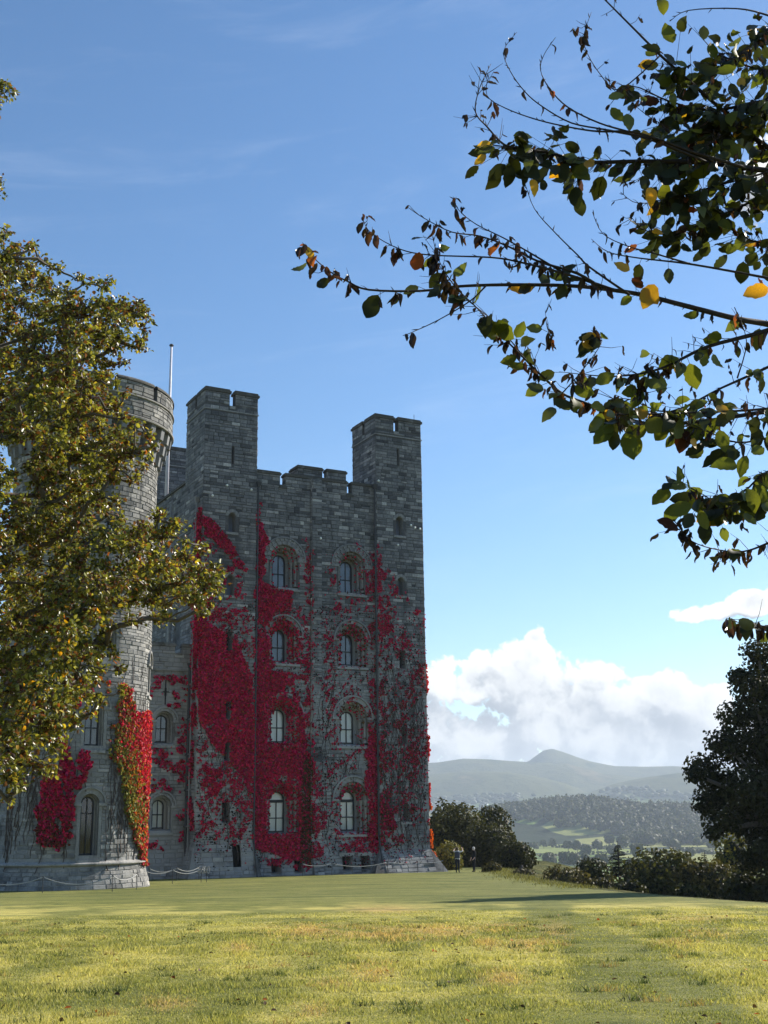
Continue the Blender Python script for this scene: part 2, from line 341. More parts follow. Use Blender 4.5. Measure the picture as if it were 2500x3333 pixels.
def ground_z(X, Y):
    X = np.asarray(X, float); Y = np.asarray(Y, float); s = edge_s(X, Y); sp = np.maximum(s, 0)
    drop = np.where(sp < 8, .03 * sp ** 2, 1.92 + (sp - 8) * .36)
    near = zlawn(X, Y) - drop; far = zfar(X, Y)
    return np.where(s <= 0, near, np.maximum(near, far))
def gz(x, y): return float(ground_z(np.array([x]), np.array([y]))[0])

# lawn tint: how dry (yellow / straw) and how mown
STRAW = [(1250, 2960, 120, 12, .6), (1000, 3030, 130, 22, 1.0), (1250, 3040, 180, 24, .9), (1430, 3030, 120, 20, .8), (1640, 3020, 90, 14, .7), (1720, 3075, 70, 20, .8), (1590, 3070, 50, 12, .8), (780, 3085, 40, 16, .6), (1220, 3160, 70, 25, .8), (1640, 3185, 70, 25, .7), (530, 3270, 90, 24, .6), (1010, 3290, 60, 20, .6), (1080, 3205, 60, 15, .5), (2250, 2990, 120, 14, .4), (2200, 3070, 80, 16, .45), (2300, 3040, 90, 16, .4), (1800, 3040, 50, 40, .45), (1020, 2870, 0.1, .1, 0)]
def lawn_maps(X, Y):
    Z = zlawn(X, Y); v = np.stack([X, Y, Z - CAMZ], -1); zz = v @ FW; px = CX + F * (v @ IX) / np.maximum(zz, .5); py = CY - F * (v @ IY) / np.maximum(zz, .5)
    n1 = fbm(X * .9, Y * .45, 21); n2 = fbm(X * 2.6, Y * 1.3, 22); n3 = fbm(X * .25, Y * .12, 23)
    straw = 0 * X
    for (a, b, rx, ry, w) in STRAW:
        straw = np.maximum(straw, min(1, 1.35 * w) * np.exp(-(((px - a) / rx) ** 2 + ((py - b) / ry) ** 2)) * sst(n2 + .25 * n1, .36, .56))
    # worn track curving off to the right, mown strip before the castle
    trk = np.interp(py, [2940, 2990, 3060, 3150, 3333, 3600], [1760, 1800, 1930, 2050, 2150, 2230]); tw = np.interp(py, [2940, 3000, 3150, 3333], [90, 130, 250, 420])
    track = sst(1 - np.abs(px - trk) / tw + .5 * (n2 - .5), .0, .5)
    dull = np.maximum(sst(2936 - py + 40 * (n1 - .5) + 22 * (n2 - .5), -16, 24), .75 * track)  # duller green past a fixed survey height, and along the track
    dry = np.clip(.55 * sst(n1, .3, .7) + .35 * n3 + .25 * (n2 - .5) - .5 * dull, 0, 1)
    return straw, dull, dry
def build_ground():
    th = np.concatenate([np.arange(-180, -34, 4.0), np.arange(-34, 34, .22), np.arange(34, 180, 4.0)]) * math.pi / 180
    rr = np.concatenate([[.6], np.geomspace(1.5, 30, 110), np.geomspace(30.6, 160, 110)[0:], np.geomspace(164, 9000, 190)])
    A, Rr = np.meshgrid(th, rr); X = (np.sin(A) * Rr); Y = (np.cos(A) * Rr); Z = ground_z(X, Y); n, k = X.shape
    V = np.stack([X, Y, Z], -1).reshape(-1, 3); i = np.arange(n - 1)[:, None]; j = np.arange(k)[None]; j2 = (j + 1) % k
    Fc = np.stack([i * k + j, i * k + j2, (i + 1) * k + j2, (i + 1) * k + j], -1).reshape(-1, 4)[:, ::-1]
    s = edge_s(V[:, 0], V[:, 1]); lawnf = (s[Fc].min(1) < .35)
    st, mo, dr = lawn_maps(V[:, 0], V[:, 1])
    def sub(name, sel, m, at_):
        f = Fc[sel]; u, inv = np.unique(f, return_inverse=True)
        return np_mesh(name, V[u], inv.reshape(f.shape), m, kind='structure', smooth=True, attrs={a: b[u] for a, b in at_.items()})
    # lawn
    m, g, o = mat('lawn'); p = g.node('ShaderNodeNewGeometry').outputs['Position']
    green = g.ramp(g.noise(p, 2.2, 6, .65), [(.3, (.135, .155, .042)), (.7, (.225, .225, .068))])
    yel = g.ramp(g.noise(p, 5.0, 6, .7), [(.3, (.32, .30, .085)), (.7, (.50, .44, .15))])
    c = g.mix(g.smooth(g.attr('dry'), .1, .75), green, yel)
    c = g.mix(g.attr('dull'), c, g.ramp(g.noise(g.vm('MULTIPLY', p, (.5, 1.6, 1)), 1.2, 6, .65), [(.3, (.125, .145, .044)), (.7, (.205, .205, .072))]))
    c = g.mix(g.attr('straw'), c, g.ramp(g.noise(p, 9.0, 5, .7), [(.3, (.34, .23, .08)), (.7, (.52, .38, .17))]))
    c = g.mix(g.m('MULTIPLY', g.smooth(g.noise(p, 1.3, 5, .7), .56, .68), .55), c, (.075, .095, .03))
    c = g.mix(1.0, c, g.ramp(g.noise(g.vm('MULTIPLY', p, (.6, 1.2, 1)), 3.2, 6, .75), [(.3, (.66, .70, .66)), (.5, (1, 1, 1)), (.7, (1.28, 1.22, 1.15))]), 'MULTIPLY')
    c = g.mix(1.0, c, g.ramp(g.noise(p, 22.0, 5, .75), [(.25, (.5, .52, .5)), (.5, (.95, .95, .95)), (.75, (1.35, 1.32, 1.25))]), 'MULTIPLY')
    c = g.mix(1.0, c, g.ramp(g.noise(g.vm('MULTIPLY', p, (.35, 1.3, 1)), .55, 5, .6), [(.3, (.55, .62, .58)), (.7, (1.35, 1.26, 1.15))]), 'MULTIPLY')
    pbsdf(g, o, c, .9, .1, g.noise(p, 16.0, 6, .7), .7, .06)
    sub('lawn', lawnf, m, {'straw': st, 'dull': mo, 'dry': dr})
    # valley and hills
    m, g, o = mat('valley_land'); p = g.node('ShaderNodeNewGeometry').outputs['Position']; x, y, z = g.xyz(p)
    p2 = g.vm('MULTIPLY', p, (1, 1, 0)); pw = g.vm('ADD', p2, g.vm('SCALE', g.noise(p2, .004, 3, .5, 0, True), scale=90.0))
    cell = g.voro(g.vm('MULTIPLY', pw, (1, .55, 1)), .0060, 'F1', 'Color'); edge = g.voro(g.vm('MULTIPLY', pw, (1, .55, 1)), .0060, 'DISTANCE_TO_EDGE', 'Distance')
    f = g.ramp(g.xyz(cell)[0], [(0, (.10, .16, .04)), (.4, (.17, .22, .06)), (.7, (.26, .255, .09)), (1, (.13, .19, .05))])
    f = g.mix(g.smooth(edge, .055, .03), f, (.022, .034, .016))
    moor = g.ramp(g.noise(p, .004, 6, .65), [(.3, (.030, .045, .022)), (.48, (.085, .090, .042)), (.58, (.055, .065, .034)), (.72, (.15, .12, .070))])
    moor = g.mix(g.smooth(g.voro(p, .006, 'F1', 'Distance'), .25, .1), moor, (.03, .045, .02))
    rough = g.ramp(g.noise(p, .3, 6, .65), [(.3, (.035, .048, .016)), (.7, (.11, .10, .035))])
    dist = g.vm('LENGTH', p2)
    c = g.mix(g.smooth(dist, 230, 300), rough, f)
    c = g.mix(g.smooth(g.m('ADD', z, g.m('MULTIPLY', g.noise(p, .003, 5, .65), 130.0)), 85, 150), c, moor)
    pbsdf(g, o, c, .95, .05, g.noise(p, .02, 8, .7), .8, 14.0)
    sub('valley', ~lawnf, m, {})
build_ground()

# ------------------------------------------------------------------ castle frame
UV = np.array([.87914249, .47655901, 0]); VV = np.array([-UV[1], UV[0], 0]); P0 = np.array([3.048, 91.0, 0]); RZ = math.atan2(UV[1], UV[0])
def keep_uz(px, py, V=0.0):
    d = ray(px, py); q = P0 + VV * V - CAM; t = (q @ VV) / (d @ VV); P = CAM + d * t - P0; return float(P @ UV), float(P[2])
TONES = lambda: min(1.0, max(0.0, random.gauss(.42, .19) + (random.random() < .1) * random.uniform(.2, .45) - (random.random() < .12) * random.uniform(.15, .3)))
def course(s0, s1, z0, z1, holes, rh=(.19, .34), rw=(.30, .88)):
    """random-coursed rubble: list of (s0,s1,z0,z1); holes: fn(z)->list of blocked (a,b)"""
    out = []; z = z0
    while z < z1 - .08:
        h = min(random.uniform(*rh), z1 - z)
        if z1 - z - h < .12: h = z1 - z
        spans = [(s0, s1)]
        for hf in holes:
            for zz in (z + .03, z + h * .5, z + h - .03):
                b = hf(zz)
                if b:
                    ns = []
                    for a, c in spans:
                        if b[1] <= a or b[0] >= c: ns.append((a, c)); continue
                        if b[0] > a: ns.append((a, b[0]))
                        if b[1] < c: ns.append((b[1], c))
                    spans = ns
        for a, c in spans:
            x = a - random.uniform(0, .4) if a == s0 else a
            while x < c - .02:
                w = random.uniform(*rw) * (1.25 if h < .25 else 1.0); e = x + w
                if c - e < .3: e = c
                xa = max(x, a); xe = min(e, c)
                if xe - xa > .1:
                    if h > .27 and random.random() < .22 and xe - xa < .8:
                        m_ = z + h * random.uniform(.4, .6); out += [(xa, xe, z, m_), (xa, xe, m_, z + h)]
                    else: out.append((xa, xe, z, z + h))
                x = e
        z += h
    return out
def rect_hole(a, b, z0, z1): return lambda z: (a, b) if z0 < z < z1 else None
def arch_hole(c, r, z0, zs, pad=0.0):
    def f(z):
        if z0 < z <= zs: return (c - r, c + r)
        if zs < z < zs + r: q = math.sqrt(max(0, r * r - (z - zs) ** 2)); return (c - q, c + q)
    return f
def stone_poly(mb, fn, a, b, z0, z1, tone, jt=.012, out=None, ins=.018):
    """one proud stone: fn(s,z,depth)->point"""
    out = random.uniform(.02, .055) if out is None else out
    a += jt; b -= jt; z0 += jt; z1 -= jt
    i = min(ins, (b - a) * .3, (z1 - z0) * .3)
    j = lambda: random.uniform(-.008, .008)
    q = [fn(a, z0, 0), fn(b, z0, 0), fn(b, z1, 0), fn(a, z1, 0), fn(a + i + j(), z0 + i + j(), out), fn(b - i + j(), z0 + i + j(), out), fn(b - i + j(), z1 - i + j(), out), fn(a + i + j(), z1 - i + j(), out)]
    k = len(mb.v); mb.v += q
    for f in ((4, 5, 6, 7), (0, 1, 5, 4), (1, 2, 6, 5), (2, 3, 7, 6), (3, 0, 4, 7)): mb.f.append(tuple(k + x for x in f)); mb.t.append(tone)
UNIT = {}
def unit_stone(matname, i):
    key = (matname, i)
    if key not in UNIT:
        mb = MB(); st = random.getstate(); random.seed(100 + i); tn = [.08, .2, .3, .36, .42, .48, .54, .62, .72, .9][i]
        stone_poly(mb, lambda s, z, d: (s, -d, z), -.5, .5, -.5, .5, tn, 0.0, 1.0, .035); random.setstate(st); UNIT[key] = mb.mesh('stone', M[matname])
    return UNIT[key]
def place_stones(parent, singles, matname):
    """singles: (centre, outward angle, w, h, tone)"""
    for (c, rz, w, h, tone) in singles:
        i = min(range(10), key=lambda k: abs([.08, .2, .3, .36, .42, .48, .54, .62, .72, .9][k] - tone))
        o = bpy.data.objects.new('stone', unit_stone(matname, i)); COL.objects.link(o); o.parent = parent; o.location = c; o.rotation_euler = (0, 0, rz); o.scale = (w, random.uniform(.03, .06), h)
def wall_grid(mb, fn, s0, s1, z0, z1, holes, ds=None, dz=None, zx=()):
    """backing wall with rectangular holes (a,b,za,zb)"""
    S = {round(s0, 4), round(s1, 4)}; Zs = {round(z0, 4), round(z1, 4)}
    if ds: S |= {round(s0 + (s1 - s0) * i / int(math.ceil((s1 - s0) / ds)), 4) for i in range(int(math.ceil((s1 - s0) / ds)))}
    if dz: Zs |= {round(z0 + (z1 - z0) * i / int(math.ceil((z1 - z0) / dz)), 4) for i in range(int(math.ceil((z1 - z0) / dz)))}
    for (a, b, za, zb) in holes:
        S |= {round(min(max(v, s0), s1), 4) for v in (a, b)}; Zs |= {round(min(max(v, z0), z1), 4) for v in (za, zb)}
    Zs |= {v for v in zx if z0 < v < z1}
    S = sorted(S); Zs = sorted(Zs)
    for i in range(len(S) - 1):
        for j in range(len(Zs) - 1):
            cs = (S[i] + S[i + 1]) / 2; cz = (Zs[j] + Zs[j + 1]) / 2
            if any(a < cs < b and za < cz < zb for (a, b, za, zb) in holes): continue
            mb.poly([fn(S[i], Zs[j], 0), fn(S[i + 1], Zs[j], 0), fn(S[i + 1], Zs[j + 1], 0), fn(S[i], Zs[j + 1], 0)])

# ------------------------------------------------------------------ windows (local x along wall, y into the wall, z up from the sill)
def sweep(mb, prof, zs, z0, zadd=0.0, seg=18, tone=.5):
    """stepped jambs: prof = [(radius, depth)], up the left jamb, round the arch, down the right"""
    path = [(-1, 0, z0)] + [(-math.cos(math.pi * i / seg), math.sin(math.pi * i / seg), zs) for i in range(seg + 1)] + [(1, 0, z0)]
    b = len(mb.v); n = len(prof)
    for (cx, sz, zb) in path:
        for (r, y) in prof: mb.v.append((cx * r, y, zb + sz * r))
    for i in range(len(path) - 1):
        for k in range(n - 1):
            mb.f.append((b + i * n + k, b + (i + 1) * n + k, b + (i + 1) * n + k + 1, b + i * n + k + 1)); mb.t.append(tone)
def ring(mb, r0, r1, zs, y0, y1, n, a0=0.0, a1=math.pi, gap=.10, zig=0.0, tone=None):
    for i in range(n):
        t0 = a0 + (a1 - a0) * (i + gap / 2) / n; t1 = a0 + (a1 - a0) * (i + 1 - gap / 2) / n
        tn = random.uniform(.3, .75) if tone is None else tone
        ra, rb = r0, r1
        P = lambda t, r, y: (-math.cos(t) * r, y, zs + math.sin(t) * r)
        tm = (t0 + t1) / 2; yy = y0 - zig * (i % 2)
        mb.hexa((P(t0, ra, yy), P(t1, ra, yy), P(t1, ra, y1), P(t0, ra, y1), P(t0, rb, yy), P(t1, rb, yy), P(t1, rb, y1), P(t0, rb, y1)), tn)
def window(parent, loc, rz, zs, gh, rout, lab, depth=1.05, steps=3, back='blind', fan=None, bars=(), ornate=0, flange=0.0, sillh=.4, matn='dressed', name='window', cols=True):
    """zs: height of springing above the sill; gh: half width of the glass; rout: outer opening half width; lab: hood radius"""
    mb = MB(); prof = []
    rs = [rout + (gh + .05 - rout) * i / steps for i in range(steps + 1)]; ys = [depth * i / steps for i in range(steps + 1)]
    y = 0.0
    for i in range(steps):
        prof += [(rs[i], ys[i]), (rs[i], ys[i + 1])]
    prof += [(rs[steps], ys[steps]), (rs[steps], depth + .35)]
    sweep(mb, prof, zs, 0.0)
    # face plate between the rectangular hole and the arch
    seg = 16; rr = rout + flange
    for i in range(seg):
        t0 = math.pi * i / seg; t1 = math.pi * (i + 1) / seg
        p0 = (-math.cos(t0) * rout, 0, zs + math.sin(t0) * rout); p1 = (-math.cos(t1) * rout, 0, zs + math.sin(t1) * rout)
        def bd(t):
            c, s_ = -math.cos(t), math.sin(t); k = min(rr / abs(c) if abs(c) > 1e-6 else 9e9, rr / s_ if s_ > 1e-6 else 9e9); return (c * k, 0, zs + s_ * k)
        mb.poly([p0, p1, bd(t1), bd(t0)])
    if flange:
        for sg in (-1, 1): mb.poly([(sg * rout, 0, 0), (sg * rout, 0, zs), (sg * rr, 0, zs), (sg * rr, 0, 0)])
        mb.box(-rr, rr, 0, .02, -sillh, 0.0)
    w = mb.build(name, M[matn], parent); w.location = loc; w.rotation_euler = (0, 0, rz)
    gy = depth + .12
    # sill
    mb = MB(); mb.box(-rout - .12, rout + .12, -.12, .1, -sillh, -sillh + .16, .7)
    mb.hexa(((-rout, 0.02, -sillh + .16), (rout, 0.02, -sillh + .16), (rout, depth + .3, -sillh + .16), (-rout, depth + .3, -sillh + .16), (-rout, .04, -.12), (rout, .04, -.12), (rout, depth + .3, .03), (-rout, depth + .3, .03)), .75)
    mb.build('sill', M[matn], w)
    # columns standing in the steps of each jamb, with base and capital
    if cols:
        for sg in (-1, 1):
            for i in range(1, steps):
                r = rs[i] + (rs[i - 1] - rs[i]) * .42; y = ys[i] - .1; mb = MB(); cr = min(.1, (rs[i - 1] - rs[i]) * .42)
                mb.lathe([(cr * 1.5, .02), (cr * 1.5, .14), (cr * 1.1, .2), (cr, .24), (cr, zs - .34), (cr * 1.15, zs - .3), (cr * 1.7, zs - .1), (cr * 1.75, zs - .02), (0, zs - .02)], 10, c=(sg * r, y), tone=.62)
                mb.build('column', M[matn], w, smooth=False)
    # imposts, arch rings, hood mould
    mb = MB()
    for sg in (-1, 1): mb = MB(); mb.box(min(sg * (rout - .05), sg * (lab + .06)), max(sg * (rout - .05), sg * (lab + .06)), -.1, .04, zs - .12, zs + .03, .6); mb.build('impost', M[matn], w)
    nv = max(11, int(rout * 18)); mb = MB()
    if ornate:
        mid = rout + (lab - rout) * .52
        ring(mb, rout + .01, mid - .02, zs, -.05, .05, nv, zig=.06); ring(mb, mid, lab - .09, zs, -.03, .05, nv + 6, zig=.07)
        for i in range(1, steps): ring(mb, rs[i] + .02, rs[i - 1] - .03, zs, ys[i] - .12, ys[i] - .02, nv - 3 * i, zig=.04, gap=.2)
    else:
        ring(mb, rout + .01, lab - .08, zs, -.02, .05, nv, gap=.06)
        for i in range(1, steps): ring(mb, rs[i] + .03, rs[i - 1] - .04, zs, ys[i] - .08, ys[i] - .02, nv - 3 * i, gap=.05, tone=.5)
    mb.build('arch_stones', M[matn], w, kind='stuff')
    mb = MB(); mb.tone = .35; ring(mb, lab - .07, lab + .05, zs, -.12, .03, 20, gap=0.0, tone=.35); mb.build('hood_mould', M[matn], w)
    # sash frame, panes and the blind or tinted sheet behind them
    mb = MB(); fw_ = .055
    sweep(mb, [(gh + .06, gy - .06), (gh - .03, gy - .06), (gh - .03, gy + .03)], zs, 0.0, seg=14)
    mb.box(-gh, gh, gy - .06, gy + .03, .03, .11); mb.box(-.028, .028, gy - .05, gy + .02, .1, (fan[0] if fan else zs + gh - .03))
    for zb in bars: mb.box(-gh, gh, gy - .055, gy + .025, zb - .035, zb + .035)
    if fan: mb.box(-gh, gh, gy - .065, gy + .03, fan[0], fan[1])
    mb.build('sash_frame', M['frame'], w)
    zt = [0.1] + list(bars) + ([fan[0]] if fan else []); nb = len(bars)
    for i in range(len(zt) - 1):
        for sg in (0, 1):
            mb = MB(); x0, x1 = (-gh, 0) if sg == 0 else (0, gh); mb.poly([(x0, gy, zt[i]), (x1, gy, zt[i]), (x1, gy, zt[i + 1]), (x0, gy, zt[i + 1])]); mb.build('pane', M['glass'], w)
    if fan:
        mb = MB(); mb.poly([(-gh, gy, fan[1]), (gh, gy, fan[1]), (gh, gy, zs)] + [(math.cos(math.pi * i / 12) * gh, gy, zs + math.sin(math.pi * i / 12) * gh) for i in range(1, 12)] + [(-gh, gy, zs)]); mb.build('pane', M['glass'], w)
    else:
        z = zt[-1]
        for sg in (-1, 1):
            mb = MB(); pts = [(0, gy, z), (sg * gh, gy, z), (sg * gh, gy, zs)] + [(sg * math.cos(math.pi / 2 * i / 7) * gh, gy, zs + math.sin(math.pi / 2 * i / 7) * gh) for i in range(1, 8)]
            mb.poly(pts if sg > 0 else pts[::-1]); mb.build('pane', M['glass'], w)
    mb = MB(); mb.box(-gh - .1, gh + .1, gy + .07, gy + .09, 0, zs + gh + .1); mb.build('blind' if back == 'blind' else 'pane_backing', M[back], w)  # backing sheet; the blue-grey ones carry a painted sky reflection
    return w
def slit(parent, loc, rz, hw, h, arch=True, hood=True, depth=.7, flange=.0, matn='dressed', glassy=True):
    """narrow loop window: a recess, its glass and a small hood"""
    mb = MB(); zs = h - hw if arch else h
    if arch: sweep(mb, [(hw, 0), (hw, depth)], zs, 0, seg=8)
    else:
        for sg in (-1, 1): mb.poly([(sg * hw, 0, 0), (sg * hw, depth, 0), (sg * hw, depth, h), (sg * hw, 0, h)])
        mb.poly([(-hw, 0, h), (hw, 0, h), (hw, depth, h), (-hw, depth, h)])
    mb.poly([(-hw, 0, 0), (hw, 0, 0), (hw, depth, .12), (-hw, depth, .12)], .7)
    rr = hw + flange
    if arch:
        for i in range(8):
            t0 = math.pi * i / 8; t1 = math.pi * (i + 1) / 8
            def bd(t):
                c, s_ = -math.cos(t), math.sin(t); k = min(rr / abs(c) if abs(c) > 1e-6 else 9e9, rr / s_ if s_ > 1e-6 else 9e9); return (c * k, 0, zs + s_ * k)
            mb.poly([(-math.cos(t0) * hw, 0, zs + math.sin(t0) * hw), (-math.cos(t1) * hw, 0, zs + math.sin(t1) * hw), bd(t1), bd(t0)])
    if flange:
        for sg in (-1, 1): mb.poly([(sg * hw, 0, 0), (sg * hw, 0, zs), (sg * rr, 0, zs), (sg * rr, 0, 0)])
    w = mb.build('loop_window', M[matn], parent); w.location = loc; w.rotation_euler = (0, 0, rz)
    mb = MB(); mb.box(-hw - .1, hw + .1, depth, depth + .02, -.1, h + .1); mb.build('pane' if glassy else 'recess_back', M['pane_reflect'] if glassy else M['dark'], w)  # opaque panes take the painted reflection colour
    if hood:
        mb = MB(); ring(mb, hw + .04, hw + .26, zs, -.05, .04, 7, gap=.08); mb.build('arch_stones', M[matn], w, kind='stuff')
        mb = MB(); mb.box(-hw - .2, hw + .2, -.07, .05, -.2, -.02, .75); mb.build('sill', M[matn], w)
    return w
# ------------------------------------------------------------------ the keep
ZG = -2.45
keep = empty('castle_keep', P0, RZ, 'tall square grey stone keep with battlemented corner turrets and red creeper climbing its front', 'castle')
def flare(z, k=.6):
    zt = .2 if k < .9 else -.55
    return max(0.0, (zt - z) / (zt + 2.3)) * k
FR = []                                       # stones waiting: (area, centre fn args)
def faces_add(lst, fn, rect, rz, big): lst.append((fn, rect, rz, big))
keep_st = []
def stones_on(fn, s0, s1, z0, z1, holes, rz, big, store, **kw):
    for q in course(s0, s1, z0, z1, holes, **kw): store.append((fn, q, rz, big))
def flush_stones(parent, store, matname, nmax=300):
    order = sorted([i for i, e in enumerate(store) if e[3]], key=lambda i: -(store[i][1][1] - store[i][1][0]) * (store[i][1][3] - store[i][1][2]))[:nmax]
    pick = set(order); mb = MB(); singles = []
    for i, (fn, (a, b, z0, z1), rz, big) in enumerate(store):
        tone = TONES()
        if i in pick:
            c = fn((a + b) / 2, (z0 + z1) / 2, 0); r = rz((a + b) / 2) if callable(rz) else rz
            singles.append((c, r, b - a - .03, z1 - z0 - .03, tone))
        else: stone_poly(mb, fn, a, b, z0, z1, tone)
    place_stones(parent, singles, matname); mb.build('stone_facing', M[matname], parent, kind='stuff')
def corner_merlons(parent, u0, u1, v0, v1, gap, zb, zt, th=.55, store=None, faces='FL'):
    """four corner merlons of a turret, narrow embrasures between them"""
    for cu in (0, 1):
        for cv in (0, 1):
            ug = gap if cu == 0 else gap + .44; vm_ = (v0 + v1) / 2
            ua, ub = (u0, ug) if cu == 0 else (ug, u1); va, vb = (v0, vm_ - .2) if cv == 0 else (vm_ + .2, v1)
            mb = MB(); mb.tone = .4; yv = (v0, v0 + th) if cv == 0 else (v1 - th, v1); xu = (u0, u0 + th) if cu == 0 else (u1 - th, u1)
            mb.box(ua, ub, yv[0], yv[1], zb, zt - .32)
            v2 = (yv[1], vb) if cv == 0 else (va, yv[0]); mb.box(xu[0], xu[1], v2[0], v2[1], zb, zt - .32)
            m_ = mb.build('merlon', M['mortar'], parent)
            mb = MB(); o = .11; mb.tone = .5
            mb.box(ua - o, ub + o, yv[0] - o, yv[1] + o, zt - .32, zt - .14); mb.box(ua - .02, ub + .02, yv[0] - .03, yv[1] + .03, zt - .14, zt)
            if cv == 0: mb.box(xu[0] - o, xu[1] + o, yv[1] + o, vb + o, zt - .32, zt - .14); mb.box(xu[0] - .03, xu[1] + .03, yv[1] + .03, vb + .02, zt - .14, zt)
            else: mb.box(xu[0] - o, xu[1] + o, va - o, yv[0] - o, zt - .32, zt - .14); mb.box(xu[0] - .03, xu[1] + .03, va - .02, yv[0] - .03, zt - .14, zt)
            mb.build('coping', M['coping'], m_)
            if store is not None and cv == 0: stones_on(lambda s, z, d: (s, v0 - d, z), ua, ub, zb + .2, zt - .33, [], 0.0, True, store)
            if store is not None and cu == 0: stones_on(lambda s, z, d: (u0 - d, -s, z), -vb, -va, zb + .2, zt - .33, [], -math.pi / 2, False, store)
    for (a, b, c, d) in ((gap, gap + .44, v0 - .06, v0 + th), (gap, gap + .44, v1 - th, v1)):
        mb = MB(); mb.box(a, b, c, d, zb - .1, zb + .12, .7); mb.build('embrasure_sill', M['dressed'], parent)
    mb = MB(); mb.box(u0 - .06, u0 + th, (v0 + v1) / 2 - .2, (v0 + v1) / 2 + .2, zb - .1, zb + .12, .7); mb.build('embrasure_sill', M['dressed'], parent)
def turret(parent, u0, u1, v0, v1, gap, ztop, slits, store, kfl=.6, extra=(), big=True, z0=ZG, left_from=ZG):
    zb = ztop - 1.4; zs_ = zb - .35
    holes = [(u - hw, u + hw, z, z + h) for (u, z, hw, h, ar) in slits] + [(a, b, c, d) for (a, b, c, d) in extra]
    fnf = lambda s, z, d: (s, v0 - flare(z, kfl) - d, z)
    fnl = lambda s, z, d: (u0 - flare(z, kfl) - d, -s, z)
    mb = MB(); mb.tone = .4
    zq = .2 if kfl < .9 else -.55; wall_grid(mb, fnf, u0, u1, z0, zb, holes, dz=2.0, zx=(zq,)); wall_grid(mb, fnl, -v1, -v0, z0, zb, [], dz=2.0, zx=(zq,))
    for z_a, z_b in ((z0, zq), (zq, zb)):
        fa, fb = flare(z_a, kfl), flare(z_b, kfl)
        mb.poly([(u1 + fa, v0 - fa, z_a), (u1 + fa, v1, z_a), (u1 + fb, v1, z_b), (u1 + fb, v0 - fb, z_b)])
        if fa > 0:      # close the splayed corners
            mb.poly([(u1, v0 - fa, z_a), (u1 + fa, v0 - fa, z_a), (u1, v0, z_b)]); mb.poly([(u0 - fa, v0 - fa, z_a), (u0, v0 - fa, z_a), (u0, v0, z_b)]); mb.poly([(u0 - fa, v0, z_a), (u0 - fa, v0 - fa, z_a), (u0, v0, z_b)])
    mb.poly([(u1, v1, z0), (u0, v1, z0), (u0, v1, zb), (u1, v1, zb)]); mb.poly([(u0, v0, zb - .3), (u1, v0, zb - .3), (u1, v1, zb - .3), (u0, v1, zb - .3)])
    t = mb.build('turret', M['mortar'], parent)
    hs = [arch_hole(u, hw + .24, z - .22, z + h - hw) if ar else rect_hole(u - hw, u + hw, z, z + h) for (u, z, hw, h, ar) in slits] + [rect_hole(a, b, c, d) for (a, b, c, d) in extra]
    hs.append(lambda z: (u0 - 1, u1 + 1) if zs_ - .02 < z < zs_ + .1 else None)
    stones_on(fnf, u0, u1, z0, zb, hs, 0.0, big, store)
    stones_on(fnl, -v1, -v0, left_from, zb, hs[-1:] and [lambda z: (-v1 - 1, -v0 + 1) if zs_ - .02 < z < zs_ + .1 else None], -math.pi / 2, False, store)
    stones_on(lambda s, z, d: (u1 + flare(z, kfl) + d, s, z), v0, v1, z0, zb, [], math.pi / 2, False, store)
    mb = MB(); mb.tone = .72; mb.box(u0 - .07, u1 + .07, v0 - .07, v0, zs_, zs_ + .09); mb.box(u0 - .07, u0, v0, v1 + .05, zs_, zs_ + .09); mb.build('string_course', M['dressed'], parent)
    corner_merlons(parent, u0, u1, v0, v1, gap, zb, ztop, store=store)
    for (u, z, hw, h, ar) in slits: slit(parent, (u, v0, z), 0.0, hw, h, arch=ar, hood=ar, glassy=ar)
slL = [(-16.07, 26.95, .10, 1.4, False), (-16.03, 21.85, .28, 1.45, True), (-16.07, 17.2, .28, 1.5, True), (-16.1, 13.2, .25, 1.4, False), (-16.1, 8.45, .2, 1.3, False), (-16.1, 5.6, .2, 1.3, False), (-16.1, 1.45, .27, 1.4, False)]
slR = [(-2.12, 28.65, .10, 1.45, False), (-2.1, 23.0, .33, 1.5, True), (-2.06, 18.25, .28, 1.4, True), (-2.05, 12.6, .24, 1.35, False), (-2.0, 6.95, .22, 1.25, False), (-1.97, 1.35, .26, 1.3, True)]
turret(keep, -18.3, -14.15, 0, 4.0, -16.4, 32.75, slL, keep_st, .6, extra=[(-15.62, -15.05, -1.45, .0)], left_from=ZG)
turret(keep, -4.15, 0.0, 0, 4.0, -2.5, 32.78, slR, keep_st, 1.0)
rear_st = []
turret(keep, -18.3, -14.15, 15.2, 19.0, -16.4, 32.75, [], keep_st, 0.0, big=False, z0=20.0, left_from=24.0)
mb = MB(); mb.box(-15.7, -14.98, .28, .3, -1.6, .1); mb.build('door', M['dark'], keep)  # near-black sheet standing in for the shade inside a tall basement opening
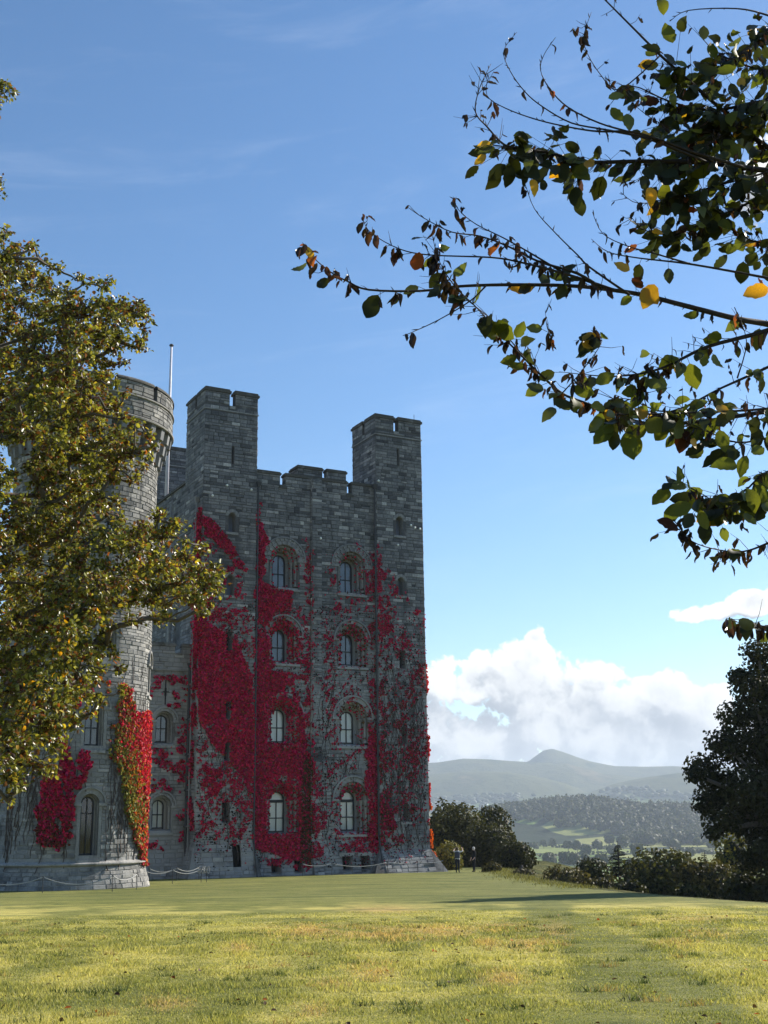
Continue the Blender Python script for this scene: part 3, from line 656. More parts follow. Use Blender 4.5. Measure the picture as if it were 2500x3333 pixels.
# recessed front wall between the turrets
WV = .35; BAYS = (-11.75, -6.15)
ROWS = [  # sill, springing above sill, glass half, outer half, hood, fan, bars, back, ornate
    (.74, 2.22, .55, 1.26, 1.66, (2.04, 2.24), (.98,), 'blind', 0), (6.98, 1.82, .5, 1.24, 1.62, None, (1.05,), 'blind', 0),
    (12.78, 1.84, .49, 1.18, 1.5, None, (1.05,), 'pane_reflect', 0), (18.3, 1.95, .49, 1.14, 1.7, None, (1.05,), 'pane_reflect', 1)]
base_w = [(-12.34, .36), (-10.6, .36), (-6.85, .36), (-5.37, .36)]
holes = []; hs = []
for c in BAYS:
    for (zl_, zs_, gh, ro, lb, fan, bars, back, orn) in ROWS:
        holes.append((c - ro, c + ro, zl_ - .4, zl_ + zs_ + ro)); hs += [arch_hole(c, lb + .05, zl_ + zs_ - .12, zl_ + zs_), rect_hole(c - ro - .1, c + ro + .1, zl_ - .45, zl_ + zs_)]
for (u, hw) in base_w: holes.append((u - hw, u + hw, -1.95, -1.0)); hs.append(rect_hole(u - hw, u + hw, -1.95, -1.0))
hs.append(rect_hole(-9.6, -8.75, -5, 27))
fw = lambda s, z, d: (s, WV - flare(z, .5) - d, z)
mb = MB(); mb.tone = .4; wall_grid(mb, fw, -14.15, -4.15, ZG, 25.88, holes, dz=2.2, zx=(.2,)); mb.poly([(-14.15, WV, 25.88), (-4.15, WV, 25.88), (-4.15, 6, 25.88), (-14.15, 6, 25.88)])
wall_o = mb.build('wall', M['mortar'], keep)
stones_on(fw, -14.15, -4.15, ZG, 25.9, hs, 0.0, True, keep_st)
for c in BAYS:
    for (zl_, zs_, gh, ro, lb, fan, bars, back, orn) in ROWS:
        window(keep, (c, WV, zl_), 0.0, zs_, gh, ro, lb, depth=1.0, steps=3, back=back, fan=fan, bars=bars, ornate=orn)
for (u, hw) in base_w:
    mb = MB(); y0 = WV - .5
    for sg in (-1, 1): mb.poly([(u + sg * hw, y0, -1.95), (u + sg * hw, WV + .7, -1.95), (u + sg * hw, WV + .7, -1.0), (u + sg * hw, y0 + .2, -1.0)])
    mb.poly([(u - hw, y0 + .2, -1.0), (u + hw, y0 + .2, -1.0), (u + hw, WV + .7, -1.0), (u - hw, WV + .7, -1.0)]); mb.poly([(u - hw, y0, -1.95), (u + hw, y0, -1.95), (u + hw, WV + .7, -1.9), (u - hw, WV + .7, -1.9)], .7)
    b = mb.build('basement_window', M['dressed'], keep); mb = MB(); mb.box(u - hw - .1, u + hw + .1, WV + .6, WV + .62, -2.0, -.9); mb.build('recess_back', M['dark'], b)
    mb = MB(); mb.box(u - hw - .2, u + hw + .2, WV - .3, WV - .12, -.98, -.74, .7); mb.build('lintel', M['dressed'], b)
# parapet of the wall
def merlon(parent, u0, u1, v, zb, zt, th, store, slope=0.0):
    mb = MB(); mb.tone = .4; mb.box(u0, u1, v, v + th, zb, zt - .25); m_ = mb.build('merlon', M['mortar'], parent)
    mb = MB(); mb.box(u0 - .08, u1 + .08, v - .1, v + th + .1, zt - .25, zt - .1); mb.box(u0 - .02, u1 + .02, v - .02, v + th + .02, zt - .1, zt); mb.build('coping', M['coping'], m_)
    stones_on(lambda s, z, d: (s, v - d, z), u0, u1, zb + .02, zt - .26, [], 0.0, True, store)
    stones_on(lambda s, z, d: (u0 - d, -s, z), -v - th, -v, zb + .02, zt - .26, [], -math.pi / 2, False, store)
merlon(keep, -14.15, -12.13, WV, 25.88, 26.97, .6, keep_st); merlon(keep, -11.68, -6.51, WV, 25.88, 26.97, .6, keep_st); merlon(keep, -6.09, -4.15, WV, 25.88, 26.97, .6, keep_st)
merlon(keep, -10.6, -8.55, .5, 26.99, 27.8, 1.5, keep_st); merlon(keep, -8.15, -6.51, .5, 26.99, 27.8, .5, keep_st)
for (a, b) in ((-12.13, -11.68), (-6.51, -6.09)):
    mb = MB(); mb.box(a - .1, b + .1, WV - .1, WV - .02, 25.7, 25.9, .5); mb.box(a, b, WV - .02, WV + .6, 25.885, 26.0, .6); mb.build('embrasure_sill', M['coping'], keep)
# pilaster strip down the middle
mb = MB(); mb.tone = .45; mb.box(-9.58, -8.77, .12, WV, ZG, 26.7, skip=(0,)); mb.build('pilaster', M['mortar'], keep)
stones_on(lambda s, z, d: (s, .12 - flare(z, .5) - d, z), -9.58, -8.77, ZG, 26.7, [], 0.0, True, keep_st, rw=(.4, .85))
stones_on(lambda s, z, d: (-9.58 - d, -s, z), -WV, -.12, .2, 26.7, [], -math.pi / 2, False, keep_st)
# side wall running back from the left turret, two tall round-headed windows, half-round shafts
sh = [(-8.3, -6.7, 19.6, 22.55), (-8.3, -6.7, 13.9, 16.75)]
fs = lambda s, z, d: (-17.35 - d, -s, z)
mb = MB(); mb.tone = .45; wall_grid(mb, lambda s, z, d: (-17.35 - d, -s, z), -15.2, -4.0, ZG, 27.0, [(a, b, c, d) for a, b, c, d in sh], dz=3.0)
mb.box(-17.35, -16.8, 4.0, 15.2, 27.0, 27.01); mb.build('wall', M['mortar'], keep)
stones_on(fs, -15.2, -4.0, 10.0, 27.0, [arch_hole(-7.5, 1.0, c - .3, d - .8) for (a, b, c, d) in sh], -math.pi / 2, False, keep_st)
for (a, b, c, d) in sh: window(keep, (-17.35, 7.5, c + .4), -math.pi / 2, d - c - 1.2, .38, .8, 1.05, depth=.6, steps=2, back='pane_reflect', bars=(1.0,))
mb = MB(); mb.box(-17.5, -16.75, 4.0, 15.2, 27.01, 27.2, .5); mb.build('coping', M['coping'], keep)
for v_, r_, zt_ in ((9.35, .22, 24.6), (9.95, .07, 26.2), (5.6, .12, 24.0)):
    mb = MB(); mb.lathe([(r_, 12.0), (r_, zt_ - .4), (r_ * 1.35, zt_ - .35), (r_ * 1.35, zt_), (0, zt_ + .05)], 10, c=(-17.4, v_), tone=.8); mb.build('shaft', M['light_stone'] if r_ > .1 else M['pipe'], keep)
# body behind, so the keep is solid from the side
mb = MB(); mb.tone = .4; mb.box(-17.3, -.4, 2.6, 18.8, ZG, 25.6); mb.build('core', M['mortar'], keep)
stones_on(lambda s, z, d: (-.4 + d, s, z), 4.0, 18.8, ZG, 25.6, [], math.pi / 2, False, keep_st, rh=(.3, .5), rw=(.6, 1.6))
# rain pipes in the corners, with hoppers
for (u, v, z0_, z1_, r_, mm) in ((-14.02, -.02, .2, 25.5, .06, 'lead'), (-4.28, -.02, .2, 26.5, .06, 'lead'), (-18.5, .75, .2, 24.0, .07, 'pipe'), (-18.48, 1.3, .2, 12.0, .1, 'lead')):
    mb = MB(); mb.tube([(u, v, z1_), (u, v, z0_), (u, v - (.75 if u > -18 else .3), ZG + .2)], r_, 8)
    p = mb.build('downpipe', M[mm], keep)
    mb = MB()
    for k in range(int((z1_ - z0_) / 2.4)): z = z0_ + 1 + k * 2.4; mb.box(u - r_ - .04, u + r_ + .04, v - r_ - .03, v + r_ + .1, z, z + .09)
    mb.build('pipe_bracket', M[mm], p)
    mb = MB(); mb.hexa(((u - .1, v - .1, z1_), (u + .1, v - .1, z1_), (u + .1, v + .12, z1_), (u - .1, v + .12, z1_), (u - .2, v - .2, z1_ + .35), (u + .2, v - .2, z1_ + .35), (u + .2, v + .15, z1_ + .35), (u - .2, v + .15, z1_ + .35))); mb.build('hopper', M[mm], p)
mb = MB(); mb.tube([(-.35, .4, 32.6), (-.35, .4, 33.35)], .02, 5); mb.build('lightning_rod', M['lead'], keep)
for (u, z) in ((-16.5, 25.3), (-17.6, 24.4), (-3.95, 27.2), (-1.1, 23.9), (-.75, 23.75), (-.3, 23.7), (-2.3, 22.2), (-8.9, 22.1), (-14.6, 25.2)):
    mb = MB(); v = -.03 if (u < -14.15 or u > -4.15) else .08
    mb.lathe([(.0, -.09), (.07, -.06), (.09, .0), (.06, .07), (0, .09)], 8); b = mb.build('pale_boss', M['blind'], keep, smooth=True); b.location = (u, v - .05, z)
flush_stones(keep, keep_st, 'stone')

# ------------------------------------------------------------------ low wing between keep and round tower
wing = empty('castle_wing', P0 + UV * -21.0 + VV * 1.5, RZ, 'low battlemented grey wing squeezed between the round tower and the keep', 'castle')
wst = []; WH = []; whs = []
wwin = [(.82, 1.1, 1.5, .38, .72, 1.0), (.86, 6.9, 1.45, .38, .66, .92)]
for (u, z, zs_, gh, ro, lb) in wwin: WH.append((u - ro, u + ro, z - .4, z + zs_ + ro)); whs += [arch_hole(u, lb + .05, z + zs_ - .1, z + zs_), rect_hole(u - ro - .1, u + ro + .1, z - .45, z + zs_)]
fwg = lambda s, z, d: (s, (-.12 if z > 11.86 else 0.0) - flare(z, .3) - d, z)
mb = MB(); mb.tone = .45; wall_grid(mb, lambda s, z, d: (s, -flare(z, .3), z), -5.0, 2.68, ZG, 11.86, WH, dz=2.0, zx=(.2,))
mb.box(-5.0, 2.68, -.12, .5, 11.86, 12.98); mb.poly([(-5, 0, 12.9), (2.68, 0, 12.9), (2.68, 9, 12.9), (-5, 9, 12.9)]); mb.build('wall', M['mortar'], wing)
stones_on(fwg, -5.0, 2.68, ZG, 12.98, whs + [rect_hole(.86 - .2, .86 + .2, 9.4, 11.2)], 0.0, True, wst)
for (u, z, zs_, gh, ro, lb) in wwin: window(wing, (u, 0, z), 0.0, zs_, gh, ro, lb, depth=.7, steps=2, back='blind' if z < 5 else 'pane_reflect', bars=(.95,), ornate=1 if z < 5 else 0)
merlon(wing, 1.95, 2.68, -.12, 12.98, 13.75, .5, wst); merlon(wing, -1.5, 1.42, -.12, 12.98, 13.75, .5, wst); merlon(wing, -5.0, -2.0, -.12, 12.98, 13.75, .5, wst)
mb = MB(); mb.box(1.42, 1.95, -.2, .38, 12.9, 13.06, .6); mb.build('embrasure_sill', M['coping'], wing)
mb = MB(); mb.box(-5, 2.68, -.2, -.12, 11.78, 11.92, .55); mb.build('string_course', M['coping'], wing)
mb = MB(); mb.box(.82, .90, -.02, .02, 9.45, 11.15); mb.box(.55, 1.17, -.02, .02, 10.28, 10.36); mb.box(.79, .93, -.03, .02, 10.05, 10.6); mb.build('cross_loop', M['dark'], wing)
mb = MB(); mb.box(.66, 1.06, .02, .05, 9.4, 11.2, .5); mb.build('loop_slab', M['dressed'], wing)
flush_stones(wing, wst, 'light_stone' if False else 'stone', 300)

# ------------------------------------------------------------------ the round tower
TC = (-18.3, 70.0); TR = 4.25; ZT = gz(*TC) - .25
tower = empty('round_tower', (TC[0], TC[1], 0), 0.0, 'round grey stone tower with corbelled battlements, half lit by the sun', 'castle')
tst = []
def tfl(z): return .04 + .45 * (max(0, -.62 - z) / 1.6) if z < -.62 else 0.0
def tf(R_): return lambda s, z, d: ((R_ + tfl(z) + d) * math.sin(s / TR), -(R_ + tfl(z) + d) * math.cos(s / TR), z)
A0, A1 = R(-115) * TR, R(170) * TR
twin = [(29.2, -.12, 2.72, .33, .52, .86, 'dark'), (29.5, 5.7, 2.1, .36, .55, .86, 'pane_reflect'), (37.5, 10.6, 1.35, .3, .5, .8, 'pane_reflect'), (36.5, 17.2, 1.1, .3, .5, .8, 'pane_reflect'), (-20, 5.7, 2.1, .36, .55, .86, 'pane_reflect'), (95, 9, 1.6, .3, .5, .8, 'pane_reflect')]
TH = []; ths = []
for (ph, z, zs_, gh, ro, lb, bk) in twin:
    s = R(ph) * TR; TH.append((s - ro - .12, s + ro + .12, z - .38, z + zs_ + ro + .12)); ths += [arch_hole(s, lb + .05, z + zs_ - .12, z + zs_), rect_hole(s - ro - .16, s + ro + .16, z - .42, z + zs_ + .02)]
mb = MB(); mb.tone = .5; wall_grid(mb, tf(TR), A0, A1, ZT, 24.9, TH, ds=.38, dz=1.5); mb.lathe([(TR, ZT), (TR, 24.9)], 16, R(170), R(245)); mb.build('wall', M['light_mortar'], tower)
stones_on(tf(TR), A0, A1, ZT, 22.8, ths + [lambda z: (A0 - 1, A1 + 1) if -.66 < z < -.46 else None], lambda s: s / TR, True, tst, rh=(.13, .30), rw=(.24, .72))
for (ph, z, zs_, gh, ro, lb, bk) in twin:
    a = R(ph); rr = TR - .02; window(tower, (rr * math.sin(a), -rr * math.cos(a), z), a, zs_, gh, ro, lb, depth=.5, steps=2, back=bk, bars=(1.0,) if bk != 'dark' else (2.2,), flange=.16, matn='light_stone', name='window')
mb = MB(); mb.tone = .75; mb.lathe([(TR, -.68), (TR + .16, -.66), (TR + .24, -.60), (TR + .24, -.54), (TR + .04, -.44), (TR, -.42)], 72); mb.build('base_moulding', M['light_stone'], tower)
RD = 5.08
mb = MB(); mb.tone = .55; mb.lathe([(RD + .02, 24.75), (RD + .12, 24.78), (RD + .14, 24.88), (RD + .03, 24.96)], 80); mb.build('string_course', M['light_stone'], tower)
mb = MB(); mb.tone = .6; mb.lathe([(RD + .02, 26.1), (RD + .12, 26.13), (RD + .12, 26.2), (RD + .02, 26.26)], 80); mb.build('string_course', M['light_stone'], tower)
mb = MB(); mb.tone = .4; mb.lathe([(TR, 24.75), (RD, 24.75), (RD, 26.28), (RD - .5, 26.28), (RD - .5, 25.0), (0, 25.0)], 80); mb.build('parapet', M['mortar'], tower)
stones_on(tf(RD), A0, A1, 24.97, 26.1, [], lambda s: s / TR, False, tst, rw=(.3, .75))
NG = 11; gp = 360.0 / NG; g0 = 29.9
for k in range(NG):
    p0, p1 = g0 + k * gp + 1.9, g0 + (k + 1) * gp - 1.9; mb = MB(); mb.tone = .4
    mb.lathe([(RD - .5, 26.28), (RD, 26.28), (RD, 27.05), (RD - .5, 27.05), (RD - .5, 26.28)], 10, R(p0), R(p1))
    for pe in (p0, p1):
        a = R(pe); mb.poly([((RD - .5) * math.sin(a), -(RD - .5) * math.cos(a), 26.28), (RD * math.sin(a), -RD * math.cos(a), 26.28), (RD * math.sin(a), -RD * math.cos(a), 27.05), ((RD - .5) * math.sin(a), -(RD - .5) * math.cos(a), 27.05)])
    m_ = mb.build('merlon', M['mortar'], tower)
    mb = MB(); mb.lathe([(RD - .56, 27.05), (RD + .09, 27.05), (RD + .09, 27.15), (RD, 27.27), (RD - .5, 27.27), (RD - .56, 27.05)], 10, R(p0 - .4), R(p1 + .4)); mb.build('coping', M['coping'], m_)
    pa, pb = (p0 + 180) % 360 - 180, (p1 + 180) % 360 - 180
    if pa > -115 and pb < 170 and pb > pa: stones_on(tf(RD), R(pa) * TR, R(pb) * TR, 26.29, 27.04, [], lambda s: s / TR, False, tst, rw=(.3, .7))
for k in range(30):
    a = R(k * 12 + 3); mb = MB(); hw = .17
    def blk(r0, r1, za, zb, h_): 
        t = random.uniform(.2, .55); P = lambda r, w, z: (r * math.sin(a) + w * math.cos(a), -r * math.cos(a) + w * math.sin(a), z)
        mb.hexa((P(r0, -h_, za), P(r0, h_, za), P(r1 - .1, h_, za), P(r1 - .1, -h_, za), P(r0, -h_, zb), P(r0, h_, zb), P(r1, h_, zb), P(r1, -h_, zb)), t)
    blk(TR - .1, TR + .32, 22.75, 23.42, hw); blk(TR - .1, TR + .58, 23.44, 24.1, hw + .015); blk(TR - .1, TR + .82, 24.12, 24.76, hw + .03); mb.build('corbel', M['dressed'], tower)
flush_stones(tower, tst, 'light_stone', 300)
fp = empty('flagpole', P0 + UV * -17.2 + VV * 12.0 + np.array([0, 0, 25.6]), RZ, 'bare pale flagpole standing on the roof behind the round tower', 'flagpole')
mb = MB(); mb.tube([(0, 0, 0), (0, 0, 7), (0, 0, 14.9)], [.16, .13, .09], 10); mb.build('pole', M['pole'], fp, smooth=True)
mb = MB(); mb.lathe([(0, 14.85), (.14, 14.9), (.2, 15.0), (.14, 15.1), (0, 15.14)], 10); mb.build('finial', M['lead'], fp)

# ------------------------------------------------------------------ creepers
def project(P):
    v = P - CAM; z = v @ FW; return CX + F * (v @ IX) / z, CY - F * (v @ IY) / z
def uni(n): return np.clip((n - .5) / .13 * .3 + .5, 0, 1)
FRONT = [  # surveyed outline of the leaf cover, cover fraction, streak
    ([(655, 1672), (690, 1690), (735, 1740), (800, 1850), (775, 1850), (700, 1760), (668, 1745)], .88), ([(650, 1740), (780, 1830), (832, 2080), (825, 2170), (640, 1960)], .36), ([(650, 1905), (700, 1930), (700, 1975), (650, 1960)], .6),
    ([(645, 2000), (700, 2040), (770, 2090), (815, 2190), (828, 2420), (805, 2540), (690, 2420), (642, 2330)], .97), ([(645, 1960), (740, 1980), (800, 2080), (828, 2170), (760, 2090), (645, 2030)], .68),
    ([(640, 2300), (690, 2400), (790, 2520), (825, 2600), (825, 2690), (780, 2720), (655, 2690), (640, 2600)], .40), ([(665, 2495), (715, 2500), (728, 2560), (700, 2600), (660, 2570)], .85), ([(760, 2400), (828, 2420), (828, 2600), (800, 2560)], .85), ([(660, 2700), (820, 2690), (830, 2760), (700, 2735)], .3),
    ([(836, 1560), (850, 1575), (862, 1610), (848, 1700), (836, 1700)], .7), ([(836, 1690), (852, 1700), (872, 1760), (858, 1860), (836, 1900)], .97), ([(832, 1880), (880, 1905), (960, 1925), (945, 1975), (885, 1990), (850, 2100), (832, 2100)], .82), ([(836, 1960), (960, 1950), (1010, 2050), (1010, 2140), (880, 2080)], .48),
    ([(830, 2040), (888, 2080), (888, 2170), (870, 2200), (830, 2200)], .96), ([(960, 2020), (1008, 2080), (1018, 2300), (960, 2250)], .5), ([(985, 1750), (1018, 1750), (1018, 2200), (1000, 2100)], .45),
    ([(828, 2180), (960, 2190), (1000, 2260), (1018, 2340), (1018, 2790), (960, 2800), (826, 2760), (826, 2300)], .96), ([(850, 2790), (1010, 2780), (1020, 2840), (980, 2840), (940, 2810), (855, 2815)], .5),
    ([(1012, 2450), (1040, 2520), (1060, 2640), (1050, 2780), (1012, 2800)], .72), ([(1055, 1930), (1070, 1930), (1075, 2200), (1057, 2250)], .45), ([(1068, 1850), (1090, 1850), (1092, 1895), (1070, 1905)], .8), ([(1072, 1950), (1115, 1960), (1118, 2040), (1080, 2020)], .75),
    ([(1090, 1930), (1190, 1945), (1180, 1965), (1100, 1955)], .75), ([(1140, 1765), (1165, 1770), (1200, 1810), (1195, 1850), (1165, 1800)], .6), ([(1170, 1860), (1226, 1830), (1232, 2080), (1200, 2060)], .55), ([(1205, 1780), (1228, 1790), (1232, 2440), (1210, 2440)], .68),
    ([(1195, 2350), (1240, 2420), (1245, 2720), (1200, 2760), (1190, 2560)], .93), ([(1090, 2700), (1230, 2720), (1230, 2775), (1110, 2770)], .66), ([(1056, 2000), (1100, 2100), (1100, 2420), (1060, 2700)], .30), ([(1056, 1800), (1226, 1800), (1236, 2770), (1056, 2770)], .15), ([(1190, 2050), (1230, 2050), (1235, 2420), (1200, 2420)], .45),
    ([(1226, 1760), (1240, 1770), (1262, 2750), (1240, 2760)], .78), ([(1238, 1830), (1300, 1880), (1330, 1960), (1290, 1960), (1240, 1900)], .42), ([(1240, 1900), (1290, 2000), (1330, 2060), (1385, 2200), (1395, 2420), (1330, 2560), (1250, 2600)], .33), ([(1240, 2560), (1390, 2420), (1396, 2680), (1300, 2740), (1250, 2740)], .27),
    ([(1252, 2600), (1275, 2640), (1288, 2690), (1262, 2730), (1246, 2700)], .93), ([(1250, 2715), (1345, 2715), (1335, 2745), (1250, 2765)], .66), ([(1300, 2430), (1345, 2420), (1350, 2460), (1310, 2470)], .7),
    ([(836, 2340), (836, 2200), (1018, 2200), (1018, 2340)], .8)]
BALD = [([(925, 2225), (960, 2235), (950, 2275), (930, 2265)], .5), ([(985, 2290), (1016, 2300), (1012, 2460), (995, 2440)], .55), ([(955, 2200), (1000, 2230), (990, 2330), (965, 2280)], .45), ([(690, 2420), (740, 2470), (720, 2490), (670, 2440)], .5), ([(770, 2095), (815, 2180), (826, 2100), (790, 2040)], .3)]
JAMB = {(0, 0): .95, (0, 1): .95, (0, 2): .9, (0, 3): .12, (1, 0): .4, (1, 1): .25, (1, 2): .5, (1, 3): .15}
def creeper_colors(n, green, mixv):
    base = np.array([.60, .010, .080]); c = base[None] * RNG.uniform(.25, 1.35, (n, 1)); c[:, 2] *= RNG.uniform(.5, 1.5, n); c[:, 1] *= RNG.uniform(.5, 2.5, n)
    k = RNG.random(n) < .05; c[k] = np.array([.30, .075, .015]) * RNG.uniform(.6, 1.2, (k.sum(), 1))
    k = green > RNG.random(n); c[k] = mixv[None] * RNG.uniform(.5, 1.3, (k.sum(), 1)); return c
def creeper_front():
    root = empty('creeper', P0 + np.array([0, 0, -2.2]), 0.0, 'crimson creeper spread over the front wall and turrets of the keep', 'climbing plant')
    n = 480000; U = RNG.uniform(-18.35, 0.05, n); Z = RNG.uniform(-2.1, 24.5, n); tur = (U < -14.15) | (U > -4.15); pil = (U > -9.6) & (U < -8.75)
    V = np.where(tur, 0.0, np.where(pil, .12, WV)) - np.where(U > -4.15, np.maximum(0, (-.55 - Z) / 1.75), np.maximum(0, (.2 - Z) / 2.5) * .55)
    P = P0 + U[:, None] * UV + V[:, None] * VV + Z[:, None] * np.array([0, 0, 1.0]); px, py = project(P)
    wx = 9 * (vnoise(px * .05, py * .05, 31) - .5) * 2; dn = np.zeros(n)
    for poly, d in FRONT: dn = np.maximum(dn, np.where(inpoly(px + wx, py + wx[::-1] * 0 + wx, poly), d, 0))
    for poly, d in BALD: dn = np.where(inpoly(px + wx, py + wx, poly), np.minimum(dn, d), dn)
    dn = np.where(dn < .8, dn * .66, dn); dn = np.maximum(dn, np.where((Z < 17.5) & (Z > -.3), .035, 0))
    s_ = (U + Z) * .7; t_ = (U - Z) * .7
    nz = rank01(.24 * fbm(U * .9, Z * .9, 41, 3) + .16 * fbm(U * 3.2, Z * 2.6, 42, 2) + .34 * fbm(s_ * .9 + 40, t_ * 3.8, 43, 3) + .40 * fbm(U * 6.5, Z * 5.2, 44, 2) - .055)
    keepm = (nz < dn) & (RNG.random(n) < np.where(dn > .8, .66, .6))
    for b, c in enumerate(BAYS):
        for r_, (zl_, zs_, gh, ro, lb, *_) in enumerate(ROWS):
            q = np.abs(U - c); ins = (q < ro) & (Z > zl_ - .1) & ((Z < zl_ + zs_) | (q ** 2 + (Z - zl_ - zs_) ** 2 < ro ** 2)); keepm &= ~ins
            ring_ = (q ** 2 + (Z - zl_ - zs_) ** 2 < lb ** 2) & (Z > zl_ + zs_) & ~ins; keepm &= ~(ring_ & (RNG.random(n) < (.85 if r_ == 3 else .45)))
    for (u, z, hw, h, ar) in slL + slR: keepm &= ~((np.abs(U - u) < hw + .04) & (Z > z) & (Z < z + h))
    U0, Z0, V0 = U, Z, V; P = P[keepm]; U = U[keepm]; Z = Z[keepm]; k = len(P)
    P = P - VV * RNG.uniform(.03, .18, (k, 1)) * np.where(dn[keepm] > .8, 1.0, .6)[:, None]
    Nn = -VV + RNG.normal(0, .36, (k, 3)); Ax = np.array([0, 0, -1.0]) + RNG.normal(0, .6, (k, 3)); Ls = RNG.uniform(.075, .175, k) * np.where(dn[keepm] > .8, 1.0, .70)
    gr = np.where(inpoly(*project(P), [(985, 2480), (1018, 2450), (1022, 2820), (975, 2800)]), .6, 0) + np.where((U > -4.3) & (Z < 14), .35, .02) + np.where((U > -8) & (U < -4.15) & (Z > 12) & (Z < 16), .2, 0)
    C = creeper_colors(k, gr, np.array([.085, .055, .018]))
    # loose sprigs and dry stalk ends speckled over the half-bare wall
    q_ = (RNG.random(n) < .042) & ~keepm & (Z0 < 17.0) & (Z0 > -1.6) & (fbm(U0 * 1.3, Z0 * 1.1, 47, 3) > .43)
    for b, c in enumerate(BAYS):
        for r_, (zl_, zs_, gh, ro, lb, *_) in enumerate(ROWS): qq = np.abs(U0 - c); q_ &= ~((qq < ro) & (Z0 > zl_ - .1) & ((Z0 < zl_ + zs_) | (qq ** 2 + (Z0 - zl_ - zs_) ** 2 < ro ** 2)))
    Pq = P0 + U0[q_][:, None] * UV + (V0[q_] - .06)[:, None] * VV + Z0[q_][:, None] * np.array([0, 0, 1.0]); kq = len(Pq); Cq = np.where((RNG.random(kq) < .68)[:, None], np.array([[.030, .022, .020]]), np.array([[.40, .010, .05]])) * RNG.uniform(.5, 1.4, (kq, 1)); Lq = RNG.uniform(.05, .15, kq)
    P = np.concatenate([P, Pq]); Ax = np.concatenate([Ax, np.array([0, 0, -1.0]) + RNG.normal(0, .7, (kq, 3))]); Nn = np.concatenate([Nn, -VV + RNG.normal(0, .5, (kq, 3))]); Ls = np.concatenate([Ls, Lq]); C = np.concatenate([C, Cq]); k = len(P)
    # leaves lining the window reveals
    Pj = []; 
    for b, c in enumerate(BAYS):
        for r_, (zl_, zs_, gh, ro, lb, *_) in enumerate(ROWS):
            m_ = int(650 * JAMB[(b, r_)]); t = RNG.uniform(-1.35, math.pi + 1.35, m_) if True else 0; rad = RNG.uniform(gh + .1, ro + .02, m_); dep = (ro - rad) / (ro - gh) * 1.0 - RNG.uniform(0, .12, m_)
            x = np.where(t < 0, rad, np.where(t > math.pi, -rad, np.cos(t) * rad)); z = np.where((t > 0) & (t < math.pi), zl_ + zs_ + np.sin(t) * rad, 0)
            sidem = (t < 0) | (t > math.pi); z = np.where(sidem, zl_ + RNG.uniform(-.2, zs_, m_), z)
            ok = (x > 0) | (RNG.random(m_) < .5); Pj.append((P0 + (c + x)[:, None] * UV + (WV + dep - .08)[:, None] * VV + z[:, None] * np.array([0, 0, 1.0]))[ok])
            m2 = int(90 * JAMB[(b, r_)]); Pj.append(P0 + (c + RNG.uniform(-ro, ro, m2))[:, None] * UV + (WV + RNG.uniform(-.1, .5, m2))[:, None] * VV + (zl_ + RNG.uniform(-.25, -.02, m2))[:, None] * np.array([0, 0, 1.0]))
    Pj = np.concatenate(Pj); kj = len(Pj); Nj = -VV - .5 * UV + RNG.normal(0, .5, (kj, 3)); Aj = np.array([0, 0, -1.0]) + RNG.normal(0, .6, (kj, 3))
    Cj = creeper_colors(kj, np.where(Pj[:, 0] > -3.5, .45, .05), np.array([.12, .06, .02]))
    V1, F1, C1 = leaves_np(np.concatenate([P, Pj]), np.concatenate([Ax, Aj]), np.concatenate([Nn, Nj]), np.concatenate([Ls, RNG.uniform(.12, .2, kj)]), np.concatenate([Ls * RNG.uniform(.8, 1.1, k), RNG.uniform(.12, .18, kj)]), np.concatenate([C, Cj]))
    o = np_mesh('foliage', V1 - (P0 + np.array([0, 0, -2.2])), F1, M['creeper'], C1, root, 'stuff')
    # bare clinging stems
    mb = MB()
    for i in range(330):
        u = random.choice([random.uniform(-18.1, -14.3), random.uniform(-14, -9.8), random.uniform(-8.6, -4.4), random.uniform(-8.6, -4.4), random.uniform(-4, -.3), random.uniform(-4, -.3)]); z = random.uniform(-1.6, 10); pts = []; dr = random.uniform(-.35, .35); L = random.randint(8, 26)
        for j in range(L):
            if z > 17: break
            tur = u < -14.15 or u > -4.15; v = 0 if tur else (.12 if -9.6 < u < -8.75 else WV)
            pts.append((u * UV + (v - .05 - max(0, (.2 - z) / 2.5) * .55) * VV + np.array([0, 0, z + 2.2])))
            u += dr * .3 + random.uniform(-.16, .16); z += random.uniform(.2, .5); dr = dr * .8 + random.uniform(-.25, .25)
            inside = any(abs(u - c) < ro + .1 and zl_ - .5 < z < zl_ + zs_ + ro + .1 for c in BAYS for (zl_, zs_, gh, ro, *_) in ROWS)
            if inside or u > -.1 or u < -18.25 or abs(u + 14.15) < .12 or abs(u + 4.15) < .12: break
        if len(pts) > 3: mb.tube(pts, [random.uniform(.012, .03) * (1 - .6 * q / len(pts)) + .004 for q in range(len(pts))], 3, False)
    mb.build('stem', M['stem'], root, kind='stuff')
creeper_front()
